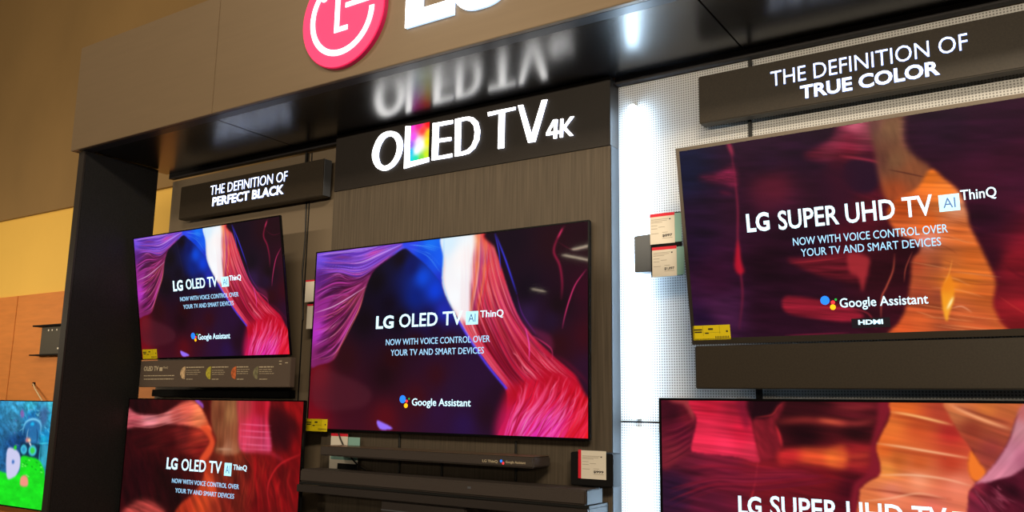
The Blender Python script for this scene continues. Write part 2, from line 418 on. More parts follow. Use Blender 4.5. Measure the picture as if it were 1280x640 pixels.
    # white ribbon and red silk
    silk = [(556, 290), (615, 286), (622, 310), (630, 335), (640, 368), (652, 398), (668, 420), (692, 444), (712, 462), (740, 492), (740, 560), (628, 560), (634, 520), (633, 488), (612, 457), (592, 427), (577, 403), (568, 387), (559, 369), (554, 350), (556, 320)]
    c.fill(silk, [(562, 300, (225, 240, 255)), (585, 298, (255, 252, 250)), (582, 340, (255, 252, 250)), (570, 370, (250, 250, 255)), (584, 395, (255, 235, 225)), (597, 298, (250, 190, 150)), (603, 296, (240, 110, 70)), (609, 292, (225, 30, 40)), (600, 330, (225, 110, 70)), (606, 325, (150, 40, 110)), (614, 330, (226, 60, 60)), (620, 345, (220, 30, 60)), (596, 370, (240, 130, 90)), (590, 415, (250, 200, 190)), (600, 430, (245, 130, 150)), (612, 380, (225, 40, 70)), (625, 385, (235, 50, 130)), (630, 420, (205, 14, 44)), (615, 450, (235, 90, 120)), (645, 410, (215, 40, 110)), (650, 450, (170, 8, 28)), (640, 470, (190, 14, 40)), (680, 462, (190, 14, 40)), (650, 500, (176, 8, 32)), (640, 535, (200, 20, 80)), (675, 500, (205, 16, 50)), (665, 540, (230, 50, 180)), (690, 530, (240, 70, 200)), (715, 500, (205, 10, 36)), (720, 540, (235, 40, 90)), (735, 545, (240, 24, 40)), (733, 510, (215, 10, 30)), (730, 485, (150, 10, 40))], 1.4)
    gr_ = [[(577, 290), (577, 350), (577, 400), (592, 427), (612, 457), (634, 487), (640, 520), (632, 552)],
           [(586, 290), (587, 340), (590, 385), (604, 425), (626, 460), (650, 495), (655, 525), (642, 556)],
           [(600, 290), (598, 330), (602, 375), (618, 420), (640, 462), (668, 495), (680, 525), (668, 560)],
           [(608, 290), (610, 330), (620, 375), (636, 415), (658, 455), (690, 485), (706, 520), (698, 560)],
           [(614, 288), (624, 325), (634, 360), (650, 398), (676, 432), (712, 468), (738, 500), (738, 556)]]
    P = pal([(0, [(255, 250, 245), (250, 150, 90), (215, 60, 60), (160, 50, 150), (255, 190, 150)]), (.35, [(255, 160, 150), (225, 40, 100), (215, 14, 44), (180, 20, 90), (240, 110, 80)]), (.6, [(245, 90, 120), (200, 8, 34), (120, 2, 16), (230, 40, 80), (160, 6, 36)]), (.85, [(240, 80, 150), (205, 10, 36), (130, 4, 24), (235, 40, 90), (250, 140, 170)]), (1, [(250, 110, 230), (240, 60, 200), (215, 20, 60), (250, 90, 180), (255, 170, 220)])])
    def P2(s, t, r):
        col = P(s, t, r)
        return lerp((255, 255, 255), col, min(1, .3+s*4.0+t*2.2))
    c.strands(gr_, 420, P2, (.7, 2.0), (.2, .6), 11, .012, (0, .8))
    c.strands(gr_[1:], 80, lambda s, t, r: [(110, 2, 20), (150, 6, 40), (90, 0, 30)][int(r*3)], (1.2, 3.2), (.25, .6), 41, .02, (.15, .85))
    c.fill([(634, 492), (655, 478), (690, 462), (716, 466), (745, 490), (745, 560), (626, 560)], [(645, 490, (176, 8, 32)), (640, 540, (200, 20, 80)), (665, 500, (205, 14, 44)), (665, 540, (225, 40, 170)), (690, 480, (180, 6, 30)), (695, 530, (235, 60, 190)), (715, 500, (190, 6, 30)), (722, 535, (235, 30, 80)), (735, 545, (240, 20, 34)), (733, 505, (205, 8, 24))], 7, .85)
    # brushed tufts sweeping from the upper right to the lower left
    tf = [[(648, 478), (645, 500), (637, 525), (630, 552)], [(672, 470), (664, 500), (650, 525), (638, 554)], [(698, 468), (686, 500), (668, 525), (650, 556)], [(718, 474), (706, 505), (690, 530), (672, 558)], [(738, 488), (728, 515), (714, 538), (700, 560)], [(745, 505), (740, 530), (732, 545), (724, 560)]]
    c.strands(tf, 240, lambda s, t, r: lerp([(235, 50, 80), (200, 6, 30), (120, 0, 20), (245, 90, 120), (225, 14, 40), (150, 2, 24), (250, 120, 150)][int(r*7)], [(255, 120, 225), (245, 60, 190), (190, 8, 60), (255, 170, 235), (235, 30, 90), (150, 4, 40), (250, 90, 200)][int(r*7)] if s < .75 else [(240, 24, 40), (250, 40, 90), (200, 6, 24)][int(r*3)], t), (.8, 3.0), (.3, .8), 17, .03)
    c.strands([[(640, 440), (650, 462), (665, 478)], [(660, 425), (680, 452), (700, 470)], [(680, 436), (705, 462), (725, 478)]], 50, lambda s, t, r: [(250, 130, 150), (160, 4, 26), (235, 40, 80)][int(r*3)], (.7, 1.8), (.3, .75), 19, .03)
    c.fill([(556, 290), (593, 287), (592, 330), (590, 365), (588, 400), (580, 400), (570, 388), (561, 370), (556, 350), (557, 320)], [(560, 300, (215, 240, 255)), (580, 320, (255, 255, 255)), (570, 370, (250, 252, 255))], 3, .9)
    for xs, cc in ((598, (245, 130, 70)), (604, (200, 50, 110)), (608, (250, 120, 60)), (612, (225, 30, 50)), (602, (150, 50, 130)), (600, (255, 190, 160))):
        c.add([(xs+2, 290), (xs+1, 320), (xs-2, 350), (xs-8, 385), (xs-6, 405)], 2.4, cc, .6)
    c.add([(557, 292), (556, 320), (555, 348), (561, 371), (570, 390)], 2.2, (150, 210, 255), .7)
    c.add([(575, 402), (590, 427), (610, 457), (634, 487)], 3.0, (84, 60, 235), .95, taper=False)
    c.add([(576, 400), (590, 425), (603, 444)], 1.4, (170, 140, 255), .7)
    c.add([(658, 408), (663, 430), (663, 452)], 1.6, (250, 80, 200), .8)
    # right hand dark rock and lines
    c.fill([(614, 286), (742, 270), (742, 488), (718, 466), (692, 443), (668, 418), (653, 396), (641, 367), (631, 335), (623, 310)], [(640, 300, (22, 8, 22)), (700, 300, (36, 8, 18)), (730, 300, (34, 9, 18)), (660, 360, (20, 9, 22)), (735, 360, (50, 8, 26)), (690, 400, (34, 14, 40)), (660, 395, (44, 22, 60)), (700, 380, (24, 8, 16)), (735, 420, (56, 8, 22)), (700, 430, (46, 8, 18)), (735, 460, (44, 12, 38))], 1.5)
    c.fill([(648, 392), (665, 408), (690, 420), (692, 440), (676, 425), (660, 408)], (120, 30, 70), 3, .55)
    c.add([(621, 290), (626, 312), (628, 336)], 1.6, (60, 60, 230), .9)
    c.add([(622, 290), (634, 322), (648, 366)], 2.2, (60, 60, 235), .95)
    c.add([(648, 366), (655, 392), (672, 418)], 1.4, (120, 40, 160), .5)
    c.add([(708, 281), (699, 297), (695, 313), (702, 330), (705, 352), (704, 372)], 3.4, (150, 24, 60), .8)
    c.add([(706, 283), (700, 295)], 2.6, (215, 50, 100), .8)
    c.add([(735, 336), (722, 354), (714, 374), (708, 395), (705, 410)], 1.8, (215, 50, 110), .9)
    c.add([(700, 300), (718, 310), (738, 306)], 1.2, (110, 20, 50), .5)
    c.add([(668, 420), (690, 436), (692, 452)], 1.6, (225, 50, 110), .7)
    c.add([(692, 444), (712, 456), (738, 482)], 5, (90, 10, 40), .6)
    return c

def pic_red_cave(fr):
    """dim purple and orange slot canyon of the large right display"""
    c = Canvas(fr, 512, 290, (38, 13, 30))
    c.img = c.field([(850, 210, (20, 22, 48)), (860, 300, (28, 11, 34)), (875, 410, (38, 14, 52)), (900, 350, (52, 14, 40)), (905, 385, (70, 26, 62)), (960, 200, (38, 14, 34)), (960, 260, (44, 12, 34)), (970, 235, (70, 18, 36)), (1000, 190, (36, 12, 32)), (960, 330, (30, 8, 20)), (960, 390, (40, 10, 28)), (1020, 350, (34, 9, 22)), (1100, 330, (46, 9, 18)), (1000, 300, (34, 9, 24)), (1090, 300, (60, 12, 22)), (1180, 150, (40, 14, 34)), (1240, 150, (48, 14, 36)), (1270, 220, (60, 14, 36)), (1230, 270, (46, 10, 28)), (1270, 330, (128, 20, 32)), (1270, 400, (136, 22, 30)), (1235, 320, (50, 10, 24)), (1330, 300, (120, 18, 30))], 3)
    n = c.noise(60, 12, math.radians(8), 3); c.img *= (1+.35*(n-.5)*2)[..., None]
    c.add([(911, 176), (914, 190), (916, 205), (919, 228), (922, 262), (922, 300), (925, 335), (928, 370), (924, 410)], 3.4, (120, 28, 54), .75)
    c.fill([(872, 222), (895, 217), (917, 208), (920, 233), (905, 229), (888, 227)], (136, 30, 64), 3.5, .8, tex=(30, 3, 12, .6, 4))
    c.fill([(908, 178), (914, 182), (917, 195), (912, 190)], (180, 50, 80), 1.5, .8)
    c.fill([(922, 300), (926, 325), (930, 340), (922, 342), (918, 330)], (196, 20, 44), 2.5, .85)
    c.add([(900, 240), (915, 243)], 5, (90, 20, 48), .6)
    c.fill([(938, 235), (960, 218), (985, 228), (975, 260), (950, 265)], (92, 22, 40), 9, .6)
    # mauve rock in the upper middle
    c.fill([(1004, 194), (1022, 184), (1040, 172), (1048, 154), (1058, 143), (1100, 138), (1128, 140), (1130, 175), (1140, 200), (1110, 215), (1070, 205), (1040, 202), (1018, 200)], [(1010, 192, (96, 22, 42)), (1045, 165, (96, 30, 50)), (1068, 155, (170, 76, 96)), (1090, 155, (120, 56, 66)), (1060, 175, (120, 30, 52)), (1060, 190, (110, 22, 42)), (1090, 195, (84, 18, 40)), (1115, 160, (120, 84, 60)), (1120, 200, (116, 72, 50))], 3.5, 1, tex=(70, 5, 12, .5, 5))
    c.fill([(1040, 200), (1100, 205), (1110, 260), (1075, 300), (1050, 310), (1040, 260)], (84, 15, 30), 6, .8, tex=(50, 8, 25, .4, 6))
    c.fill([(1056, 205), (1075, 196), (1096, 203), (1101, 222), (1090, 240), (1068, 240), (1056, 226)], (38, 13, 34), 3, .95)
    c.fill([(1030, 210), (1060, 204), (1070, 245), (1060, 280), (1035, 270), (1020, 240)], (46, 12, 32), 8, .8)
    c.add([(1050, 195), (1085, 200), (1110, 206)], 3, (190, 50, 70), .6)
    c.fill([(1100, 142), (1124, 138), (1126, 160), (1130, 184), (1146, 197), (1164, 212), (1158, 236), (1130, 250), (1108, 250), (1098, 220), (1092, 185), (1086, 150)], [(1090, 155, (100, 60, 54)), (1112, 160, (128, 88, 60)), (1100, 200, (100, 56, 44)), (1118, 200, (122, 80, 52)), (1140, 215, (140, 78, 46)), (1120, 240, (170, 74, 34))], 3, .95, tex=(30, 10, 80, .15, 8))
    c.add([(1110, 212), (1135, 217), (1158, 222)], 1.3, (70, 30, 24), .8)
    # orange cave
    cave = [(1163, 212), (1180, 223), (1199, 240), (1208, 262), (1212, 282), (1222, 302), (1233, 325), (1244, 352), (1241, 380), (1249, 400), (1254, 425), (1115, 425), (1124, 402), (1132, 385), (1138, 350), (1140, 325), (1150, 312), (1142, 300), (1122, 292), (1108, 268), (1118, 250), (1145, 236)]
    c.fill(cave, [(1160, 220, (225, 110, 30)), (1130, 260, (196, 76, 24)), (1180, 245, (236, 120, 40)), (1195, 260, (235, 150, 110)), (1160, 280, (225, 95, 24)), (1200, 290, (200, 96, 40)), (1215, 320, (205, 96, 34)), (1160, 300, (196, 120, 110)), (1145, 330, (176, 70, 40)), (1170, 330, (150, 72, 44)), (1185, 330, (205, 105, 44)), (1150, 370, (160, 64, 40)), (1172, 370, (150, 66, 42)), (1210, 350, (216, 110, 34)), (1200, 385, (206, 96, 50)), (1230, 370, (200, 92, 36)), (1150, 400, (206, 88, 40)), (1130, 412, (200, 80, 36)), (1180, 412, (160, 70, 40)), (1225, 405, (196, 86, 44)), (1190, 355, (240, 130, 30))], 1.6, tex=(130, 5, 9, .3, 9))
    for k in range(26):
        r = np.random.RandomState(k); y = 262+r.rand()*150; x = 1135+r.rand()*60; L = 20+r.rand()*50
        c.add([(x, y), (x+L*.5, y+2+r.rand()*4), (x+L, y+5+r.rand()*8)], .8+r.rand(), [(120, 50, 26), (250, 170, 110)][r.randint(2)], .35)
    c.fill([(1180, 352), (1187, 343), (1192, 358), (1192, 375), (1187, 390), (1183, 402), (1178, 385), (1176, 365)], [(1183, 355, (236, 130, 26)), (1186, 385, (250, 170, 50)), (1180, 380, (250, 160, 30))], 1.2, .95)
    c.add([(1191, 372), (1187, 380), (1184, 386)], 2.6, (255, 235, 170), .95)
    c.add([(1190, 385), (1202, 383), (1214, 390)], 1.6, (250, 170, 130), .6)
    c.add([(1180, 355), (1186, 342), (1190, 325)], 1.3, (240, 150, 60), .6)
    c.add([(1124, 300), (1145, 305), (1165, 312)], 2, (240, 150, 120), .5)
    # reds left of the cave and the strata
    c.fill([(984, 324), (1012, 322), (1060, 312), (1080, 318), (1084, 345), (1068, 352), (1030, 346), (1000, 334)], (112, 22, 34), 3, .8, tex=(50, 5, 5, .45, 10))
    c.add([(988, 329), (1020, 326), (1055, 322)], 1.6, (176, 40, 50), .6)
    c.fill([(1060, 318), (1086, 322), (1084, 340), (1078, 365), (1072, 345), (1062, 340)], (170, 44, 50), 2.5, .8)
    c.fill([(979, 372), (1000, 371), (1030, 376), (1062, 384), (1080, 395), (1060, 402), (1020, 398), (982, 390)], (150, 26, 44), 2, .85, tex=(70, 4, 6, .4, 11))
    c.add([(982, 419), (1010, 418), (1060, 416)], 1.8, (150, 30, 60), .6)
    c.add([(1060, 384), (1085, 392), (1095, 410)], 2, (190, 50, 60), .5)
    c.add([(1118, 318), (1116, 338), (1108, 358), (1102, 372), (1101, 398)], 2, (196, 84, 60), .75)
    c.add([(1140, 315), (1132, 335), (1130, 352)], 1.4, (190, 84, 60), .6)
    c.add([(1255, 330), (1275, 345), (1300, 352)], 3, (80, 10, 24), .4)
    c.add([(1248, 370), (1270, 385), (1300, 402)], 1.4, (200, 60, 50), .4)
    c.add([(1247, 404), (1262, 412), (1290, 416)], 1.6, (220, 80, 50), .5)
    return c

def q8(x, y): return (150+x/4, 480+y/4)
def pic_orange_dark(fr):
    c = Canvas(fr, 400, 225, (60, 6, 8))
    Q = lambda L: [q8(*p) for p in L]
    c.img = c.field([(*q8(80, 90), (30, 4, 8)), (*q8(250, 100), (50, 6, 10)), (*q8(150, 300), (56, 5, 10)), (*q8(330, 320), (66, 7, 8)), (*q8(100, 450), (34, 3, 8)), (*q8(250, 520), (36, 5, 8)), (*q8(700, 450), (120, 12, 14)), (*q8(880, 130), (150, 12, 16)), (*q8(880, 300), (124, 6, 12)), (*q8(800, 230), (50, 5, 12)), (*q8(850, 500), (130, 8, 14)), (*q8(600, 560), (120, 30, 20)), (*q8(700, 620), (100, 8, 12)), (*q8(560, 400), (110, 40, 22))], 3)
    n = c.noise(40, 14, math.radians(60), 5); c.img *= (1+.5*(n-.5)*2)[..., None]
    c.fill(Q([(30, 120), (90, 150), (190, 158), (250, 130), (310, 92), (370, 86), (410, 130), (445, 205), (455, 240), (390, 222), (300, 205), (220, 200), (150, 218), (60, 220), (30, 215)]), [(*q8(60, 150), (200, 90, 100)), (*q8(60, 200), (150, 60, 70)), (*q8(150, 180), (225, 130, 140)), (*q8(230, 190), (215, 120, 120)), (*q8(320, 120), (225, 95, 76)), (*q8(400, 170), (240, 125, 80)), (*q8(440, 220), (235, 95, 55)), (*q8(280, 160), (190, 80, 74))], 1.6, tex=(70, 6, -8, .35, 3))
    c.fill(Q([(60, 225), (200, 215), (330, 215), (420, 235), (445, 280), (425, 325), (395, 370), (330, 350), (200, 330), (80, 320)]), [(*q8(100, 260), (50, 5, 10)), (*q8(300, 250), (96, 22, 22)), (*q8(400, 260), (170, 50, 34)), (*q8(400, 330), (110, 20, 18)), (*q8(250, 300), (60, 6, 10))], 3, .9, tex=(60, 6, -10, .35, 8))
    for y0 in (150, 172, 190, 206): c.add(Q([(40, y0), (150, y0+12), (250, y0-12), (340, y0-40)]), 1.2, (230, 140, 130), .4)
    c.fill(Q([(400, 215), (440, 215), (462, 260), (472, 300), (455, 350), (428, 385), (400, 400), (392, 380), (430, 320), (445, 280)]), (225, 76, 40), 1.6, .95)
    c.fill(Q([(430, 380), (450, 400), (466, 460), (480, 540), (492, 660), (280, 660), (300, 600), (350, 560), (400, 500), (420, 440)]), [(*q8(440, 420), (180, 54, 26)), (*q8(450, 520), (196, 70, 36)), (*q8(400, 600), (200, 66, 30)), (*q8(330, 620), (170, 46, 24)), (*q8(480, 620), (140, 40, 24))], 2.5, .95, tex=(50, 8, 50, .3, 7))
    c.fill(Q([(10, 660), (40, 610), (110, 578), (180, 600), (220, 660)]), (180, 66, 60), 4, .9, tex=(40, 6, 10, .4, 8))
    c.fill(Q([(470, 60), (600, 60), (596, 200), (600, 340), (476, 345), (480, 280), (460, 220), (452, 150)]), [(*q8(500, 150), (110, 56, 34)), (*q8(540, 150), (150, 100, 60)), (*q8(580, 250), (130, 70, 44)), (*q8(500, 300), (120, 60, 34)), (*q8(530, 325), (170, 110, 80))], 2, .95, tex=(60, 8, 88, .3, 9))
    c.add(Q([(480, 325), (560, 328)]), 3, (190, 140, 110), .7)
    c.fill(Q([(592, 60), (735, 60), (740, 180), (755, 330), (700, 340), (600, 330), (590, 200)]), [(*q8(620, 120), (150, 50, 50)), (*q8(700, 120), (190, 20, 40)), (*q8(680, 200), (215, 40, 80)), (*q8(650, 300), (200, 60, 90)), (*q8(740, 310), (200, 60, 100))], 2, .95, tex=(70, 10, 86, .25, 10))
    for y0 in (200, 232, 262, 300, 322): c.add(Q([(600, y0), (680, y0+6), (755, y0+10)]), 1.8, (245, 120, 160), .5)
    c.add(Q([(600, 310), (700, 340), (760, 350), (820, 390)]), 5, (180, 40, 60), .5)
    c.strands([Q([(480, 350), (520, 450), (520, 650)]), Q([(620, 340), (640, 450), (620, 650)]), Q([(760, 350), (730, 480), (760, 650)]), Q([(910, 330), (850, 480), (880, 650)])], 70, lambda s, t, r: [(190, 20, 24), (60, 6, 10), (150, 40, 24), (90, 8, 12)][int(r*4)], (1.5, 5), (.15, .45), 4, .03)
    c.add(Q([(905, 350), (800, 400), (750, 470), (735, 540), (750, 640)]), 2.6, (200, 30, 36), .7)
    c.fill(Q([(372, 76), (392, 80), (412, 100), (415, 122), (398, 108), (380, 92)]), (150, 80, 190), 1.2, .9)
    c.fill(Q([(755, 120), (850, 150), (880, 240), (840, 330), (780, 320), (750, 220)]), (50, 5, 12), 5, .7)
    return c

def k5(x, y): return (820+x/3.048, 430+y/3.048)
def k6(x, y): return (1050+x/3.048, 430+y/3.048)
def pic_orange_bright(fr):
    c = Canvas(fr, 512, 288, (90, 14, 26))
    A = lambda L: [k5(*p) for p in L]; B = lambda L: [k6(*p) for p in L]
    c.img = c.field([(*k5(60, 240), (60, 10, 26)), (*k5(80, 400), (90, 20, 36)), (*k5(60, 560), (46, 18, 46)), (*k5(250, 500), (116, 22, 44)), (*k5(200, 600), (90, 20, 44)), (*k5(420, 500), (120, 20, 30)), (*k5(560, 520), (110, 18, 28)), (*k5(650, 480), (110, 16, 24)), (*k5(560, 250), (50, 9, 16)), (*k5(560, 350), (36, 5, 12)), (*k6(60, 250), (96, 20, 30)), (*k6(60, 330), (44, 8, 14)), (*k6(60, 420), (130, 24, 30)), (*k6(50, 560), (70, 8, 22)), (*k6(600, 600), (80, 12, 30)), (*k5(300, 900), (90, 20, 40)), (*k6(300, 900), (110, 40, 30))], 3)
    n = c.noise(70, 7, math.radians(8), 2); c.img *= (1+.35*(n-.5)*2)[..., None]
    c.fill(A([(20, 215), (60, 215), (110, 225), (150, 290), (140, 395), (100, 430), (20, 472)]), [(*k5(60, 260), (56, 10, 24)), (*k5(100, 330), (86, 14, 36)), (*k5(60, 430), (116, 30, 44)), (*k5(120, 280), (110, 20, 36))], 1.5, .95, tex=(50, 7, -15, .35, 3))
    for k in range(10): c.add(A([(28, 330+k*14), (80, 322+k*12), (140, 290+k*11)]), 1.2, [(150, 40, 56), (50, 8, 24)][k % 2], .4)
    c.fill(A([(45, 210), (130, 210), (148, 290), (130, 270), (105, 232), (70, 225)]), (176, 60, 64), 1.5, .8)
    c.fill(A([(134, 210), (352, 210), (362, 280), (376, 360), (392, 420), (388, 452), (300, 430), (160, 415), (134, 398), (150, 320), (152, 280)]), [(*k5(200, 240), (190, 24, 50)), (*k5(300, 240), (150, 22, 44)), (*k5(200, 320), (226, 40, 72)), (*k5(320, 330), (205, 26, 56)), (*k5(170, 390), (215, 40, 70)), (*k5(360, 420), (196, 40, 66)), (*k5(260, 390), (225, 44, 78))], 1.4, tex=(120, 5, 5, .28, 5))
    c.fill(A([(305, 210), (350, 210), (358, 290), (345, 330), (325, 290)]), (110, 16, 40), 3, .7)
    c.fill(A([(352, 210), (480, 210), (460, 260), (430, 285), (366, 292)]), (26, 4, 12), 2, .9)
    c.fill(A([(366, 292), (430, 280), (465, 235), (490, 222), (470, 270), (450, 310), (470, 350), (480, 395), (450, 430), (395, 440), (380, 370)]), (118, 22, 34), 2, .9, tex=(30, 10, 60, .35, 6))
    c.add(A([(455, 310), (470, 350), (478, 390)]), 3, (200, 40, 50), .8)
    c.add(A([(380, 280), (440, 270), (465, 240), (488, 222)]), 2, (160, 40, 44), .6)
    c.add(A([(460, 298), (560, 290), (640, 296), (720, 302)]), 7, (150, 44, 40), .7)
    c.add(A([(620, 290), (720, 304)]), 5, (220, 90, 60), .7)
    c.fill(A([(470, 408), (560, 395), (640, 398), (720, 392), (720, 470), (620, 462), (540, 455), (470, 460)]), [(*k5(500, 430), (190, 36, 40)), (*k5(600, 440), (220, 76, 40)), (*k5(690, 440), (240, 110, 44))], 3, .95, tex=(90, 6, 4, .25, 7))
    c.add(A([(340, 640), (370, 560), (385, 470), (385, 440)]), 2.2, (180, 40, 50), .6)
    c.strands([A([(40, 480), (200, 460), (380, 470), (560, 480)]), A([(40, 640), (220, 560), (400, 560), (700, 520)])], 60, lambda s, t, r: [(160, 34, 60), (60, 10, 30), (130, 20, 40)][int(r*3)], (1.5, 4), (.15, .4), 9, .04)
    # right half
    for y0, cc in ((240, (150, 40, 44)), (300, (190, 60, 56)), (400, (176, 36, 36)), (425, (215, 70, 44)), (455, (190, 50, 40))):
        c.add(B([(-20, y0), (60, y0+4), (130, y0-6)]), 6, cc, .5)
    c.fill(B([(150, 210), (205, 228), (190, 262), (176, 300), (152, 350), (136, 400), (152, 460), (150, 500), (110, 522), (82, 545), (70, 590), (72, 660), (40, 660), (50, 540), (110, 480), (118, 380), (140, 290)]), (130, 24, 40), 1.5, .9)
    c.fill(B([(205, 215), (420, 215), (440, 300), (500, 398), (488, 450), (498, 500), (520, 545), (490, 590), (500, 900), (60, 900), (72, 590), (84, 546), (112, 522), (150, 500), (152, 455), (138, 395), (156, 345), (180, 300), (192, 262)]), [(*k6(250, 250), (215, 96, 36)), (*k6(380, 260), (170, 60, 40)), (*k6(200, 320), (225, 110, 44)), (*k6(300, 320), (196, 76, 36)), (*k6(420, 340), (176, 40, 36)), (*k6(170, 400), (225, 100, 36)), (*k6(220, 440), (190, 90, 36)), (*k6(300, 450), (206, 90, 40)), (*k6(420, 450), (190, 60, 36)), (*k6(180, 480), (235, 140, 60)), (*k6(300, 520), (245, 150, 110)), (*k6(450, 540), (240, 130, 100)), (*k6(200, 560), (235, 130, 100)), (*k6(120, 620), (215, 110, 60)), (*k6(350, 620), (225, 110, 90)), (*k6(300, 700), (210, 100, 70))], 1.4, tex=(120, 6, 9, .14, 11))
    c.add(B([(198, 260), (250, 268), (330, 285), (425, 308)]), 2.4, (255, 190, 120), .9)
    c.add(B([(198, 274), (280, 285), (360, 305)]), 3, (150, 50, 24), .5)
    c.add(B([(142, 380), (230, 392), (350, 412), (495, 436)]), 2.2, (255, 190, 140), .85)
    c.add(B([(150, 395), (260, 412), (420, 438)]), 4, (150, 50, 24), .4)
    c.add(B([(80, 550), (180, 562), (300, 580), (420, 592)]), 2.4, (150, 60, 40), .7)
    c.add(B([(80, 600), (180, 590), (300, 570), (400, 590)]), 2, (255, 190, 150), .5)
    c.add(B([(150, 500), (280, 500), (400, 515), (495, 540)]), 2, (255, 200, 160), .6)
    c.fill(B([(412, 215), (690, 215), (668, 290), (642, 368), (600, 440), (560, 492), (528, 450), (500, 400), (460, 350), (436, 310), (414, 270)]), [(*k6(450, 260), (215, 120, 70)), (*k6(560, 250), (205, 110, 50)), (*k6(640, 250), (190, 96, 50)), (*k6(500, 330), (160, 60, 40)), (*k6(580, 400), (150, 56, 50)), (*k6(620, 330), (176, 76, 50))], 1.4, .97, tex=(90, 6, 20, .2, 12))
    c.add(B([(420, 232), (480, 262), (560, 295), (648, 325)]), 3.2, (250, 170, 120), .85)
    c.add(B([(440, 236), (540, 272), (650, 306)]), 3, (110, 40, 30), .6)
    c.fill(B([(500, 408), (530, 452), (556, 490), (530, 524), (500, 512), (486, 470), (490, 432)]), (246, 122, 40), 1.4, .97)
    c.fill(B([(760, 215), (688, 240), (668, 296), (644, 370), (600, 442), (556, 494), (514, 536), (540, 545), (600, 520), (650, 512), (760, 490)]), [(*k6(680, 320), (196, 130, 140)), (*k6(640, 420), (205, 130, 150)), (*k6(690, 440), (176, 96, 120)), (*k6(570, 500), (215, 130, 150)), (*k6(690, 260), (190, 100, 100))], 1.4, .97, tex=(80, 7, -50, .15, 13))
    c.fill(B([(520, 532), (560, 528), (640, 508), (760, 486), (760, 900), (480, 900), (488, 600), (500, 555)]), [(*k6(520, 560), (150, 40, 60)), (*k6(580, 550), (60, 8, 24)), (*k6(660, 560), (40, 5, 18)), (*k6(540, 620), (130, 36, 60)), (*k6(640, 620), (96, 20, 40)), (*k6(700, 540), (80, 16, 34))], 1.4, .97, tex=(60, 6, 40, .3, 14))
    c.strands([B([(500, 560), (530, 600), (560, 660)]), B([(530, 545), (580, 590), (640, 640)]), B([(600, 530), (640, 560), (701, 590)])], 26, lambda s, t, r: [(190, 90, 110), (60, 8, 24)][int(r*2)], (1, 2.2), (.2, .6), 15, .03)
    return c

